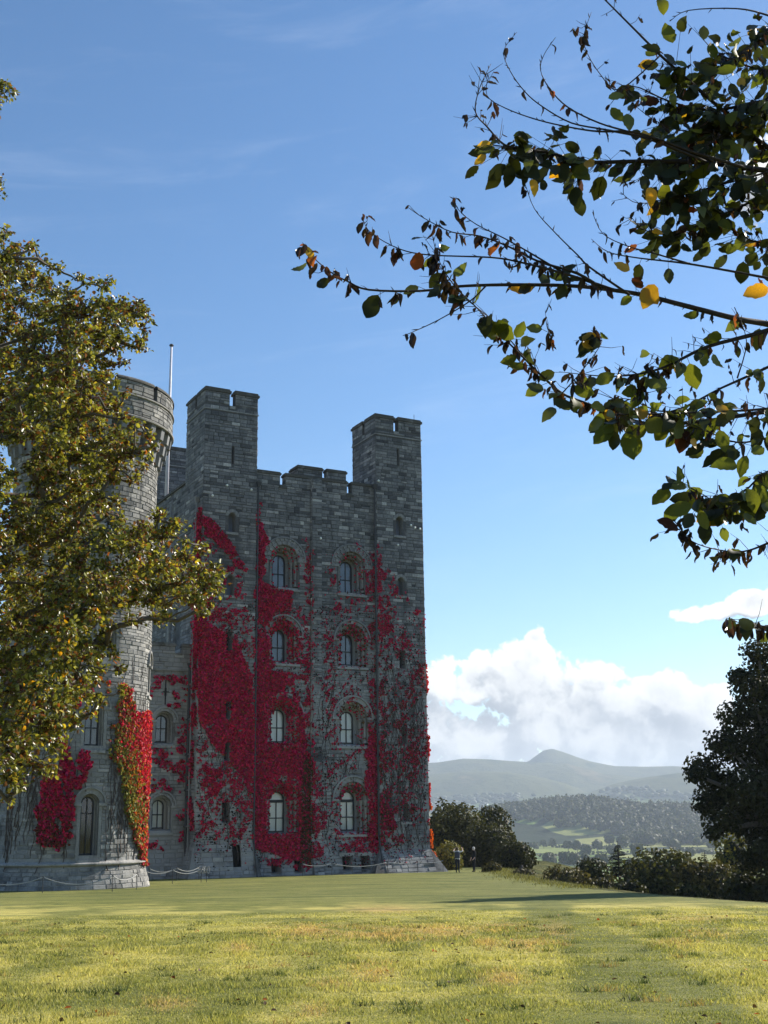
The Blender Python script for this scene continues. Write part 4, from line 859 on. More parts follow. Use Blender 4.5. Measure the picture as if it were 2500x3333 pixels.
def creeper_flank():
    o3 = np.array([0, 0, -2.2]); root = empty('creeper', P0 + o3, 0.0, 'sunlit orange and red creeper edging the right corner of the keep', 'climbing plant')
    n = 5200; Z = RNG.uniform(-1.2, 13.5, n); Vd = np.abs(RNG.normal(0, 1.3, n)); ok = fbm(Vd * .8, Z * .6, 77, 3) < .56 - .016 * Z; Z = Z[ok]; Vd = Vd[ok]; n = len(Z)
    P = P0 + UV * (RNG.uniform(.03, .15, n) * (1 + .5 * sst(-Z, -4, 0)) + np.maximum(0, -.55 - Z) * .57)[:, None] + VV * Vd[:, None] + Z[:, None] * np.array([0, 0, 1.0])
    C = np.where((Z < 2.5)[:, None], np.array([[.55, .13, .015]]), np.array([[.50, .03, .03]])) * RNG.uniform(.6, 1.3, (n, 1))
    Ls = RNG.uniform(.13, .24, n); V1, F1, C1 = leaves_np(P, np.array([0, 0, -1.0]) + RNG.normal(0, .6, (n, 3)), UV + RNG.normal(0, .5, (n, 3)), Ls, Ls, C)
    np_mesh('foliage', V1 - (P0 + o3), F1, M['creeper'], C1, root, 'stuff')
creeper_flank()
def creeper_left_face():
    o3 = P0 + UV * -18.3 + np.array([0, 0, -2.2]); root = empty('creeper', o3, 0.0, 'thin strip of red creeper on the shaded left side of the keep turret', 'climbing plant')
    n = 6500; Z = RNG.uniform(1, 23.5, n); Vd = np.abs(RNG.normal(0, .42, n)); ok = (Vd < 1.4) & (fbm(Vd * 2, Z * .8, 78, 3) < np.interp(Z, [1, 8, 15, 20, 23.5], [.45, .5, .6, .6, .45])); Z = Z[ok]; Vd = Vd[ok]; n = len(Z)
    P = P0 + UV * (-18.3 - RNG.uniform(.04, .2, n))[:, None] + VV * Vd[:, None] + Z[:, None] * np.array([0, 0, 1.0]); Ls = RNG.uniform(.13, .24, n)
    V1, F1, C1 = leaves_np(P, np.array([0, 0, -1.0]) + RNG.normal(0, .6, (n, 3)), -UV + RNG.normal(0, .5, (n, 3)), Ls, Ls, creeper_colors(n, np.full(n, .03), np.array([.08, .05, .02])))
    np_mesh('foliage', V1 - o3, F1, M['creeper'], C1, root, 'stuff')
creeper_left_face()
def creeper_wing():
    o3 = P0 + UV * -20.2 + VV * 1.5 + np.array([0, 0, -2.2]); root = empty('creeper', o3, 0.0, 'sparse red creeper sprigs dotted over the low wing wall', 'climbing plant')
    n = 26000; U = RNG.uniform(-22.5, -18.4, n); Z = RNG.uniform(-.6, 11.5, n)
    d = np.interp(Z, [-.6, .8, 3, 5, 6.5, 9, 11.5], [.02, .1, .22, .4, .3, .10, .25]); nz = rank01(.5 * fbm(U * 1.5, Z * 1.5, 61, 3) + .5 * fbm(U * 5, Z * 5, 62, 2)); ok = (nz < d) & (RNG.random(n) < .4)
    for (u, z, zs_, gh, ro, lb) in wwin: ok &= ~((np.abs(U + 21 - u) < lb) & (Z > z - .3) & (Z < z + zs_ + lb))
    U = U[ok]; Z = Z[ok]; n = len(U); P = P0 + U[:, None] * UV + (1.5 - RNG.uniform(.05, .15, n))[:, None] * VV + Z[:, None] * np.array([0, 0, 1.0]); Ls = RNG.uniform(.1, .2, n)
    V1, F1, C1 = leaves_np(P, np.array([0, 0, -1.0]) + RNG.normal(0, .6, (n, 3)), -VV + RNG.normal(0, .5, (n, 3)), Ls, Ls, creeper_colors(n, np.full(n, .05), np.array([.08, .05, .02])))
    np_mesh('foliage', V1 - o3, F1, M['creeper'], C1, root, 'stuff')
creeper_wing()
def creeper_tower(name_lab, polys, n, colfn, pr, seed):
    o3 = np.array([TC[0], TC[1], -2.0]); root = empty('creeper', o3, 0.0, name_lab, 'climbing plant')
    ph = RNG.uniform(R(pr[0]), R(pr[1]), n); Z = RNG.uniform(pr[2], pr[3], n); rr = TR + np.where(Z < -.62, .1 + .3 * (-.62 - Z), 0)
    P = np.stack([TC[0] + rr * np.sin(ph), TC[1] - rr * np.cos(ph), Z], -1); px, py = project(P); dn = np.zeros(n); wx = 20 * (fbm(px * .05, py * .03, seed) - .5) * 2
    for poly, d in polys: dn = np.maximum(dn, np.where(inpoly(px + wx, py, poly), d, 0))
    nz = rank01(.4 * fbm(ph * TR * 1.0, Z * .6, seed + 1, 3) + .3 * fbm(ph * TR * 3.4, Z * 1.6, seed + 2, 3) + .3 * fbm(ph * TR * 7, Z * 4, seed + 3, 2)); ok = (nz < dn) & (RNG.random(n) < .6)
    for (p_, z, zs_, gh, ro, lb, bk) in twin: ok &= ~((np.abs(ph - R(p_)) * TR < lb) & (Z > z - .2) & (Z < z + zs_ + lb))
    P = P[ok]; ph = ph[ok]; k = len(P); o = np.stack([np.sin(ph), -np.cos(ph), 0 * ph], -1); P = P + o * RNG.uniform(.04, .26, (k, 1)); Ls = RNG.uniform(.10, .2, k)
    C = colfn(px[ok], py[ok], k)
    V1, F1, C1 = leaves_np(P, np.array([0, 0, -1.0]) + RNG.normal(0, .6, (k, 3)), o + RNG.normal(0, .5, (k, 3)), Ls, Ls, C); np_mesh('foliage', V1 - o3, F1, M['creeper'], C1, root, 'stuff')
    mb = MB()
    for i in range(75):
        a = random.uniform(R(pr[0] - (35 if pr[0] < 0 else 0)), R(pr[1])); z = random.uniform(pr[2], 4); pts = []; dr = 0
        for j in range(random.randint(8, 24)):
            q = TR + .05 + (.1 + .3 * (-.62 - z) if z < -.62 else 0); pts.append((q * math.sin(a), -q * math.cos(a), z + 2.0)); a += dr * .05 + random.uniform(-.025, .025); z += random.uniform(.2, .45); dr = dr * .8 + random.uniform(-.2, .2)
            if any(abs(a - R(p_)) * TR < lb and z0 - .3 < z < z0 + zs_ + lb for (p_, z0, zs_, gh, ro, lb, bk) in twin): break
        if len(pts) > 3: mb.tube(pts, [random.uniform(.015, .035) * (1 - .6 * q / len(pts)) + .004 for q in range(len(pts))], 3, False)
    mb.build('stem', M['stem'], root, kind='stuff')
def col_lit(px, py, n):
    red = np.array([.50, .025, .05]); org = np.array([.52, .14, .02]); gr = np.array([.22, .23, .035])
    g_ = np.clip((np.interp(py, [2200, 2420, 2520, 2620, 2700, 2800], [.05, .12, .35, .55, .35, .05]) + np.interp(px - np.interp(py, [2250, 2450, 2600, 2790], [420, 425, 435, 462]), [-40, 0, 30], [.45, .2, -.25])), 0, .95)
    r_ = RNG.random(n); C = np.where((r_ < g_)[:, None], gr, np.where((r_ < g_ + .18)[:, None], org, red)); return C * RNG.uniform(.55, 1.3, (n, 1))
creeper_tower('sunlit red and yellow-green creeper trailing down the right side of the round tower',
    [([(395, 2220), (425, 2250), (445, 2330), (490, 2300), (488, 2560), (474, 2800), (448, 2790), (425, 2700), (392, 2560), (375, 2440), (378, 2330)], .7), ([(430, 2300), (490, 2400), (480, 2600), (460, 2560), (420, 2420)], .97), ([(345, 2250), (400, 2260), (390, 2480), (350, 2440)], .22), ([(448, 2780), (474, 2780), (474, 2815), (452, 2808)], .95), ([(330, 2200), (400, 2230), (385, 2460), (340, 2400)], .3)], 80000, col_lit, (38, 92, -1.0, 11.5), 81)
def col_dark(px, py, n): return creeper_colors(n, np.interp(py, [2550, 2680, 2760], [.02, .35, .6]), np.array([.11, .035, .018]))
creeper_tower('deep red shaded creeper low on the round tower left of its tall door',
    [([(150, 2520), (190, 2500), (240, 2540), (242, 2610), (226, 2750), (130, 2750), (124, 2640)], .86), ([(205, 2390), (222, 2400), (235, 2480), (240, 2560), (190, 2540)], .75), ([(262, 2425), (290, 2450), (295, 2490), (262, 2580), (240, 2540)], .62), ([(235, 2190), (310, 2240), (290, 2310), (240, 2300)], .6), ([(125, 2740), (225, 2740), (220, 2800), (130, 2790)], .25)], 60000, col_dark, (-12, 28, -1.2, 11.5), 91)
# ------------------------------------------------------------------ rope barriers
def rope_barrier(pts, label, sag=.16, end_down=True, h=.8, knots=()):
    """pts: post feet (x,y); rope hangs between the post tops"""
    c = pts[len(pts) // 2]; zc = gz(*c); root = empty('rope_barrier', (c[0], c[1], zc), 0.0, label, 'rope barrier')
    tops = []
    for (x, y) in pts:
        z = gz(x, y); mb = MB(); mb.tube([(x - c[0], y - c[1], z - zc - .1), (x - c[0] + random.uniform(-.03, .03), y - c[1], z - zc + h)], .018, 6)
        mb.lathe([(0, z - zc + h + .05), (.035, z - zc + h + .02), (.035, z - zc + h - .03), (.018, z - zc + h - .05)], 8, c=(x - c[0], y - c[1])); mb.build('post', M['post'], root); tops.append(Vector((x - c[0], y - c[1], z - zc + h - .02)))
    for a, b in zip(tops[:-1], tops[1:]):
        L = (b - a).length; s = sag * L * random.uniform(.7, 1.1); mb = MB(); P = [a.lerp(b, t / 12) - Vector((0, 0, s * 4 * (t / 12) * (1 - t / 12))) for t in range(13)]; mb.tube(P, .024, 6); mb.build('rope', M['rope'], root, smooth=True)
    return root, tops
def kp(px, V, z=-1.4):
    d = ray(px, 2830); q = P0 + VV * V - CAM; t = (q @ VV) / (d @ VV); P = CAM + d * t; return (float(P[0]), float(P[1]))
rope_barrier([kp(x, -1.5) for x in (985, 1080, 1262, 1358, 1442)], 'pale rope on thin posts strung along the foot of the keep', .06)
rope_barrier([(at(x, 2840, y)[0], y) for x, y in ((-90, 62.5), (142, 62.6), (368, 62.9), (446, 65.4))], 'pale rope on thin posts curving round the foot of the round tower', .11)
rb, tp = rope_barrier([(at(x, 2845, y)[0], y) for x, y in ((470, 72.0), (562, 73.0), (655, 74.5), (673, 74.8))], 'knotted pale rope on thin posts on the grass before the low wing', .13)
mb = MB()
for k in range(2):
    t = tp[2 + k]; mb.tube([t + Vector((math.cos(a) * .16, math.sin(a) * .08, math.sin(2 * a) * .22 - .05)) for a in [i * .5 for i in range(15)]], .022, 5)
mb.build('rope', M['rope'], rb)
rope_barrier([(at(x, 2838, y)[0], y) for x, y in ((486, 77.5), (575, 78.5), (648, 80.0))], 'second pale rope on posts close in against the low wing wall', .12)

# ------------------------------------------------------------------ two people standing by the castle corner
def skinmesh(name, verts, edges, rad, mats, region):
    me = bpy.data.meshes.new(name); me.from_pydata(verts, edges, []); o = bpy.data.objects.new(name, me); COL.objects.link(o)
    md = o.modifiers.new('skin', 'SKIN'); me.skin_vertices.new() if not me.skin_vertices else None
    for i, sv in enumerate(me.skin_vertices[0].data): r = rad[i]; sv.radius = r if isinstance(r, tuple) else (r, r); sv.use_root = (i == 0)
    md.use_smooth_shade = True; sb = o.modifiers.new('sub', 'SUBSURF'); sb.levels = 2; sb.render_levels = 2
    dg = bpy.context.evaluated_depsgraph_get(); ev = o.evaluated_get(dg); nm = bpy.data.meshes.new_from_object(ev); bpy.data.objects.remove(o); bpy.data.meshes.remove(me)
    nm.name = name; nm.materials.clear()
    for m_ in mats: nm.materials.append(m_)
    for p in nm.polygons: p.material_index = region(p.center); p.use_smooth = True
    return nm
M['skin'] = plain('skin', (.5, .32, .25), .6, var=.05); M['white_cloth'] = plain('white_cotton', (.5, .5, .49), .9); M['navy'] = plain('slate_cloth', (.06, .065, .09), .9); M['black_cloth'] = plain('black_cloth', (.014, .014, .016), .9)
M['dark_trouser'] = plain('dark_denim', (.018, .02, .028), .9); M['grey_hair'] = plain('pale_grey_hair', (.55, .52, .48), .8); M['brown_hair'] = plain('brown_hair', (.08, .05, .03), .8); M['shoe'] = plain('shoe', (.02, .02, .02), .6)
def person(x, y, rz, label, pose, top, hair, vest=None):
    z = gz(x, y); root = empty('person', (x, y, z), rz, label, 'person')
    H = {0: (0, 0, .95), 1: (0, 0, 1.12), 2: (0, .01, 1.30), 3: (0, 0, 1.44), 4: (0, 0, 1.52), 5: (0, -.01, 1.60), 6: (0, -.01, 1.69)}
    V = [H[i] for i in range(7)]; E = [(0, 1), (1, 2), (2, 3), (3, 4), (4, 5), (5, 6)]; Rd = [(.155, .105), (.14, .1), (.165, .11), (.10, .08), (.052, .055), (.078, .095), (.07, .085)]
    def chain(root_i, pts, rr):
        p = root_i
        for q, r in zip(pts, rr): V.append(q); Rd.append(r); E.append((p, len(V) - 1)); p = len(V) - 1
        return p
    for sg in (-1, 1):
        dx = pose.get('stance', .1)
        chain(0, [(sg * .095, 0, .86), (sg * (dx + .0), -.02 * sg, .48), (sg * (dx + .01), .02, .09), (sg * (dx + .02), -.12, .035)], [.098, .062, .042, .034])
        arm = pose['arms'][0 if sg < 0 else 1]
        chain(3, [(sg * .19, 0, 1.41)] + arm, [.058, .043, .034, .03])
    wrist = [pose['arms'][0][1], pose['arms'][1][1]]
    def region(c):
        if c.z > 1.50: return 0
        for w_ in wrist:
            if (c - Vector(w_)).length < .13: return 0
        if c.z < .07: return 3
        return 2 if c.z < .93 else 1
    me = skinmesh('body', V, E, Rd, [M['skin'], top, M['dark_trouser'], M['shoe']], region)
    b = bpy.data.objects.new('body', me); link(b, root)
    mb = MB(); mb.lathe([(0, 1.745), (.05, 1.735), (.088, 1.70), (.102, 1.64), (.098, 1.58), (.08, 1.53)], 14, c=(0, .012)); mb.build('hair', hair, root, smooth=True)
    mb = MB(); mb.hexa(((-.015, -.125, 1.58), (.015, -.125, 1.58), (.01, -.09, 1.58), (-.01, -.09, 1.58), (-.008, -.1, 1.63), (.008, -.1, 1.63), (.008, -.09, 1.63), (-.008, -.09, 1.63))); mb.build('nose', M['skin'], root)
    # hands: palm, four fingers and a thumb
    for w_, el in ((pose['arms'][0][2], pose['arms'][0][1]), (pose['arms'][1][2], pose['arms'][1][1])):
        w_, el = Vector(w_), Vector(el); d = (w_ - el).normalized(); sdir = d.cross(Vector((0, 1, .2))).normalized(); mb = MB()
        mb.tube([w_ - d * .02, w_ + d * .07], [.028, .036], 8)
        for k, L in enumerate((.07, .08, .075, .06)): o_ = sdir * (k - 1.5) * .018; mb.tube([w_ + d * .06 + o_, w_ + d * (.06 + L * .6) + o_ * 1.1, w_ + d * (.06 + L) + o_ * 1.1 + Vector((0, -.015, 0))], [.009, .008, .006], 5)
        mb.tube([w_ + sdir * .03, w_ + d * .04 + sdir * .06], [.011, .008], 5); mb.build('hand', M['skin'], root, smooth=True)
    if vest:
        mb = MB(); mb.lathe([(.185, 1.0), (.19, 1.12), (.20, 1.3), (.16, 1.42), (.10, 1.45)], 16); v_ = mb.build('vest', vest, root, smooth=True); v_.scale = (1, .72, 1)
    return root
pa = at(1490, 2834, 86.5); pb = at(1543, 2834, 87.5)
person(pa[0], 86.5, R(160), 'person in white shirt and slate vest holding arms up to take a picture', {'stance': .09, 'arms': [[(-.36, -.16, 1.46), (-.26, -.36, 1.62), (-.22, -.42, 1.66)], [(.34, -.2, 1.48), (.30, -.4, 1.62), (.24, -.46, 1.66)]]}, M['white_cloth'], M['brown_hair'], M['navy'])
person(pb[0], 87.5, R(-60), 'person in black clothes with pale hair standing apart by the bushes', {'stance': .08, 'arms': [[(-.25, .02, 1.14), (-.24, -.08, .90), (-.24, -.1, .86)], [(.26, .0, 1.14), (.27, -.16, .94), (.27, -.2, .91)]]}, M['black_cloth'], M['grey_hair'])

# ------------------------------------------------------------------ broadleaf builders
def rand_dirs(n): return nrm(RNG.normal(0, 1, (n, 3)))
def lumpy(dirs, seed, amp=.3, k=2.2):
    a = dirs * k + seed * 7.7
    return 1 - amp + 2 * amp * (vnoise(a[:, 0] + a[:, 2] * .7, a[:, 1] - a[:, 2] * .6, seed) * .6 + vnoise(a[:, 0] * 2.3 - a[:, 2], a[:, 1] * 2.3 + a[:, 2] * 1.7, seed + 1) * .4)
def crown(parent, lobes, dens, size, cols, matn='foliage', name='crown', inner=True, corem='core', shell=.75, flat=0.0):
    """lobes: [(x,y,z,rx,ry,rz)] relative to parent"""
    Ps, Ns, Cs = [], [], []; mb = MB()
    for li, (x, y, z, rx, ry, rz) in enumerate(lobes):
        n = int(dens * (rx * ry + ry * rz + rx * rz) / 3); d = rand_dirs(n); rad = lumpy(d, li + 3, .28) * (shell + (1.08 - shell) * RNG.random(n) ** .6)
        P = d * rad[:, None] * np.array([rx, ry, rz]) + np.array([x, y, z]); Ps.append(P); Ns.append(nrm(d + RNG.normal(0, .55, (n, 3)) + np.array([0, 0, flat])))
        t = np.clip(.5 + .25 * RNG.normal(0, 1, n) + .5 * (vnoise(P[:, 0] * .9 + P[:, 2], P[:, 1] * .9 + P[:, 2] * .8, li) - .5), 0, 1)[:, None]
        Cs.append(cols[0] * (1 - t) + cols[1] * t)
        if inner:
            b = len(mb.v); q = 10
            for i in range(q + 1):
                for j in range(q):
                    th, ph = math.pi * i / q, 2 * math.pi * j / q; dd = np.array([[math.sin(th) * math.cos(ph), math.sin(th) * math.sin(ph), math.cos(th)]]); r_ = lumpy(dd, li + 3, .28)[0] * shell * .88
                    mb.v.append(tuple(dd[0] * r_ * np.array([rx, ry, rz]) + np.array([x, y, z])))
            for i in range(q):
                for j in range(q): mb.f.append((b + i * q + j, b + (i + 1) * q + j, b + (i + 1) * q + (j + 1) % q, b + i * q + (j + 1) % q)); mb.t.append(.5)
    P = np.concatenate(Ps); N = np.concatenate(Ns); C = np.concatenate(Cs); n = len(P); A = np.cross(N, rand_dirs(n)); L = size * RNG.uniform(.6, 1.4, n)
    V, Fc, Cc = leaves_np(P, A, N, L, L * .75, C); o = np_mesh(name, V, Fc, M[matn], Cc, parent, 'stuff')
    if inner: mb.build('crown_blocker', M[corem], parent, smooth=True, kind='stuff')  # dark solid added inside the leaves to block light
    return o
def trunk(parent, h, r, limbs=(), base=-.5):
    mb = MB(); mb.tube([(0, 0, base), (0, 0, h * .4), (.05 * h * .2, 0, h)], [r * 1.3, r, r * .5], 8)
    for e in limbs: mb.tube([(0, 0, h * .55), (e[0] * .5, e[1] * .5, (h * .6 + e[2]) * .5), e], [r * .5, r * .3, r * .12], 6)
    return mb.build('trunk', M['bark'], parent)
DK = (np.array([.012, .017, .007]), np.array([.065, .066, .022])); MID = (np.array([.018, .024, .008]), np.array([.10, .096, .03])); OL = (np.array([.028, .028, .011]), np.array([.13, .11, .042])); YL = (np.array([.08, .085, .02]), np.array([.22, .19, .04]))
# the big dark tree at the right edge of the lawn
def right_tree():
    Y = 54.0; c = at(2560, 2500, Y); x0, y0 = float(c[0]), Y; z0 = gz(x0, y0); t = empty('broadleaf_tree', (x0, y0, z0), 0, 'large dark broadleaf tree rising from the right edge of the lawn', 'tree')
    lob = []
    for (px, py, r, dy) in [(2465, 2120, 48, 0), (2500, 2190, 80, 1), (2440, 2230, 62, -.6), (2400, 2330, 62, .5), (2500, 2300, 90, 0), (2360, 2420, 62, -.8), (2295, 2500, 58, .2), (2262, 2520, 34, -1), (2440, 2430, 95, .6), (2540, 2420, 110, 0), (2345, 2560, 70, .6), (2300, 2610, 46, -.4), (2440, 2570, 95, -1.2), (2350, 2660, 60, -.5), (2320, 2710, 30, -.8), (2430, 2680, 62, .8), (2500, 2640, 80, 0), (2490, 2770, 78, -.6), (2440, 2800, 45, .8), (2560, 2560, 130, 2), (2640, 2450, 160, 1), (2620, 2700, 150, 0), (2520, 2900, 60, -.5), (2405, 2200, 34, .4), (2600, 2230, 120, 1)]:
        p = at(px, py, Y + dy); k = r * Y / F; lob.append((p[0] - x0, p[1] - y0, p[2] - z0, k, k * 1.1, k * .8))
    crown(t, lob, 1000, .165, (DK[0] * .8, DK[1] * .75), 'foliage', flat=.4, shell=.3, inner=False)
    Ri = [(a, b, c_, d * .55, e * .55, f * .5) for (a, b, c_, d, e, f) in lob[::2]]
    trunk(t, 8.5, .42, [(l[0], l[1], l[2]) for l in lob[:18]])
right_tree()
def bush(px, py, r, Y, label, cols, seed, n=5, asp=.85, size=.2, dens=620, group=None, name='bush', cat='bush', base_py=None, core=True):
    p = at(px, py, Y); z0 = gz(p[0], Y); t = empty(name, (p[0], Y, z0), 0, label, cat, group); k = r * Y / F; zc = p[2] - z0; rr = random.Random(seed)
    lob = [(0, 0, zc * .9, k * .85, k * .9, max(k * asp, zc * .6))]
    for i in range(n):
        a = 2 * math.pi * i / n + rr.uniform(-.4, .4); q = k * rr.uniform(.45, .7); lob.append((math.cos(a) * q, math.sin(a) * q, zc * rr.uniform(.45, .9) + rr.uniform(-.2, .35) * k, k * rr.uniform(.38, .6), k * rr.uniform(.38, .6), k * rr.uniform(.38, .6)))
    lob = [(a, b, c_, d, e, f) for (a, b, c_, d, e, f) in lob if True]
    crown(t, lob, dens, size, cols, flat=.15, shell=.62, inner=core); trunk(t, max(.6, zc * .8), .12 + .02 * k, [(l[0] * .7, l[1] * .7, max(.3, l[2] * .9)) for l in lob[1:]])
    return t
bush(1475, 2715, 105, 108, 'tall rounded dark green tree close behind the keep corner', MID, 1, 7, 1.0, .26, 560, name='tree', cat='tree')
bush(1575, 2765, 95, 104, 'broad dark bush right behind the two people', DK, 2, 6, .9, .24, 560)
bush(1600, 2690, 70, 112, 'dark tree crown rising between the keep-side tree and the valley', DK, 12, 6, 1.0, .26, 560, name='tree', cat='tree')
bush(1672, 2795, 66, 98, 'outermost dark bush sloping down toward the valley', DK, 3, 5, .85, .22, 600)
bush(1462, 2785, 46, 95, 'small yellow-green bush against the foot of the keep', YL, 4, 5, 1.0, .17, 800)
bush(1700, 2858, 34, 84, 'low olive bush on the crest of the slope', OL, 5, 4, .8, .16, 800)
bush(1598, 2832, 30, 88, 'low scrubby bush beside the person in black', OL, 13, 4, .6, .15, 800)
bush(1850, 2880, 72, 74, 'pale olive bush at the near end of the lawn-edge row', OL, 6, 5, .7, .17, 800)
bush(1930, 2842, 58, 84, 'dark bush behind the pale olive one below the spruce', DK, 7, 5, .8, .2, 700)
bush(1955, 2895, 50, 68, 'small olive bush low on the lawn edge', OL, 8, 5, .6, .16, 800)
bush(2150, 2845, 128, 70, 'largest rounded dark bush in the row along the lawn', MID, 9, 8, .66, .19, 640)
bush(2305, 2862, 100, 63, 'wide brownish bush right of the largest rounded one', OL, 10, 7, .66, .18, 640)
bush(2255, 2915, 52, 54, 'small grey-green bush in front of the wide brownish one', MID, 11, 5, .6, .15, 800)
bush(2450, 2890, 105, 57, 'dark thicket bush under the large right-hand tree', DK, 14, 7, .75, .18, 640)
bush(2390, 2790, 70, 72, 'yellowish bush showing between the brownish bush and the large tree', YL, 15, 6, .8, .18, 640)
bush(2050, 2905, 48, 62, 'low dark bush at the foot of the largest rounded one', DK, 16, 5, .55, .16, 800)
def conifer(px, pyt, pyb, Y, label, wpx, seed):
    p = at(px, pyt, Y); zb = gz(p[0], Y); h = p[2] - zb; t = empty('conifer_tree', (p[0], Y, zb), 0, label, 'conifer'); rr = random.Random(seed); mb = MB(); mb.tube([(0, 0, -.5), (0, 0, h)], [.16, .015], 7); mb.build('trunk', M['twig'], t)
    P, A, N = [], [], []; wm = wpx * Y / F; nb = 26; hb = h * .97
    for i in range(nb):
        z = h - .25 - (h * .62) * (i / nb) ** 1.0; L = .06 + wm * max(0.0, (h - z - .2) / (h * .62)) ** .9 * rr.uniform(.7, 1.2)
        for k in range(6):
            a = rr.uniform(0, 6.28); m = int(L * 34) + 3
            for j in range(m):
                s = (j + rr.random()) / m; r_ = L * s; zz = z - .12 * r_ - .05 + .12 * r_ * s; P.append((math.cos(a) * r_ + rr.uniform(-.06, .06), math.sin(a) * r_ + rr.uniform(-.06, .06), zz)); b = a + rr.uniform(-1.0, 1.0); A.append((math.cos(b), math.sin(b), -.35)); N.append((rr.uniform(-.4, .4), rr.uniform(-.4, .4), 1))
    P = np.array(P); n = len(P); Lz = RNG.uniform(.13, .26, n); C = np.array([[.008, .013, .007]]) * RNG.uniform(.6, 1.9, (n, 1)); V, Fc, Cc = leaves_np(P, np.array(A, float), np.array(N, float), Lz, Lz * .35, C); np_mesh('crown', V, Fc, M['foliage'], Cc, t, 'stuff')
conifer(2010, 2738, 2860, 100, 'tall dark spruce standing clear above the bush row', 46, 1)
conifer(2203, 2768, 2860, 104, 'short spruce tip behind the largest rounded bush', 34, 2)
conifer(2292, 2766, 2860, 104, 'middle spruce tip left of the large tree', 30, 3)
conifer(1805, 2838, 2900, 130, 'small spruce low in the dip beside the sloping bushes', 26, 4)

# ------------------------------------------------------------------ valley: hedgerow trees, hedges, woods, farm buildings, pylons
def field_tree_mesh(seed, hh):
    rr = np.random.default_rng(seed); n = 420; lob = [(0, 0, .62, .36)] + [(.25 * math.cos(a), .25 * math.sin(a), .5 + .12 * (i % 3), .22) for i, a in enumerate(np.linspace(0, 6.28, 7)[:6])]
    P, N = [], []
    for (x, y, z, r_) in lob: d = nrm(rr.normal(0, 1, (n // 6, 3))); P.append(d * r_ * rr.uniform(.8, 1.08, (len(d), 1)) + np.array([x, y, z])); N.append(d)
    P = np.concatenate(P); N = np.concatenate(N); A = np.cross(N, nrm(rr.normal(0, 1, P.shape))); L = rr.uniform(.09, .17, len(P)); t = rr.random((len(P), 1)); V, Fc, C = quads_np(P, A, N + rr.normal(0, .3, N.shape), L * 1.5, L * 1.5, np.array([[.03, .045, .018]]) * (1 - t) + np.array([[.09, .095, .035]]) * t)
    return V, Fc, C
fproto = []
for i in range(4):
    V, Fc, C = field_tree_mesh(50 + i, 1); o = np_mesh('crown', V, Fc, M['foliage'], C); mb = MB(); mb.tube([(0, 0, -.1), (0, 0, .5)], [.03, .02], 5); tk = mb.build('trunk', M['bark']); fproto.append((o, tk))
fcount = 0
def field_tree(x, y, h, wd, label, group):
    global fcount
    o, tk = fproto[fcount % 4]; z = gz(x, y); t = empty('field_tree', (x, y, z), random.uniform(0, 6.28), label, 'tree', group); t.scale = (h * wd, h * wd, h)
    a, b = (o, tk) if fcount < 4 else (o.copy(), tk.copy())
    for q, nm in ((a, 'crown'), (b, 'trunk')):
        if fcount >= 4: COL.objects.link(q)
        q.parent = t
    fcount += 1
def ground_hit(px, py, d0=200.0):
    d = ray(px, py); ts = np.concatenate([np.arange(d0, 3200, 6.0), np.arange(3200, 8000, 25.0)]) / math.hypot(d[0], d[1]); P = CAM + d * ts[:, None]; k = np.argmax(P[:, 2] < ground_z(P[:, 0], P[:, 1])); return P[k]
rs = random.Random(3)
ORD = ['leftmost', 'second', 'third', 'fourth', 'fifth', 'sixth', 'seventh', 'eighth', 'ninth', 'tenth', 'eleventh', 'twelfth', 'thirteenth', 'fourteenth', 'fifteenth', 'sixteenth', 'seventeenth']
def row_label(i, what, where): return '%s, %s %s' % (what, ORD[i] if i == 0 else ORD[i] + ' from the left', where)
NEAR_T = [(1790, 2830, 52), (1835, 2822, 46), (1870, 2830, 50), (1905, 2826, 44), (1755, 2850, 46), (1960, 2834, 50), (2075, 2806, 56), (2060, 2850, 54), (2110, 2840, 44), (2030, 2765, 46), (2092, 2745, 44), (2250, 2800, 40), (2195, 2775, 42), (2170, 2765, 38), (2320, 2772, 40), (1985, 2757, 38), (1945, 2775, 40), (1880, 2778, 40), (1910, 2788, 36), (1850, 2772, 34), (1800, 2760, 30), (1770, 2762, 26), (1730, 2765, 22), (1745, 2770, 24), (2350, 2745, 34), (2270, 2762, 34), (2400, 2780, 40), (2140, 2800, 36), (1820, 2862, 40), (1900, 2862, 44), (1740, 2890, 40), (1990, 2790, 34)]
near_rows = {'along the foot of the wood': [t for t in NEAR_T if t[1] < 2768], 'along the middle valley hedge': [t for t in NEAR_T if 2768 <= t[1] < 2812], 'in the nearest valley dip': [t for t in NEAR_T if t[1] >= 2812]}
for where, i, (px, py, hp) in [(w_, i, t) for w_, r_ in near_rows.items() for i, t in enumerate(sorted(r_))]:
    P = ground_hit(px, py); dist = math.hypot(P[0], P[1]); field_tree(float(P[0]), float(P[1]), hp * dist / F, rs.uniform(.7, 1.1), row_label(i, 'hazy round tree', where), 'round trees in the nearer valley fields')
FAR_T = [(1410 + 17 * i + rs.uniform(-8, 8), 2625 + rs.uniform(-10, 22), rs.uniform(8, 15)) for i in range(16)] + [(1950 + 20 * i + rs.uniform(-8, 8), 2612 + rs.uniform(-8, 8), rs.uniform(7, 13)) for i in range(16)]
for where, i, (px, py, hp) in [(w_, i, t) for w_, r_ in (('on the far plain beside the keep', sorted(FAR_T[:16])), ('on the far plain under the right-hand hill', sorted(FAR_T[16:]))) for i, t in enumerate(r_)]:
    P = ground_hit(px, py, 2700); dist = math.hypot(P[0], P[1]); field_tree(float(P[0]), float(P[1]), hp * dist / F, rs.uniform(.9, 1.6), row_label(i, 'tiny pale tree', where), 'hedgerow trees in the far valley')
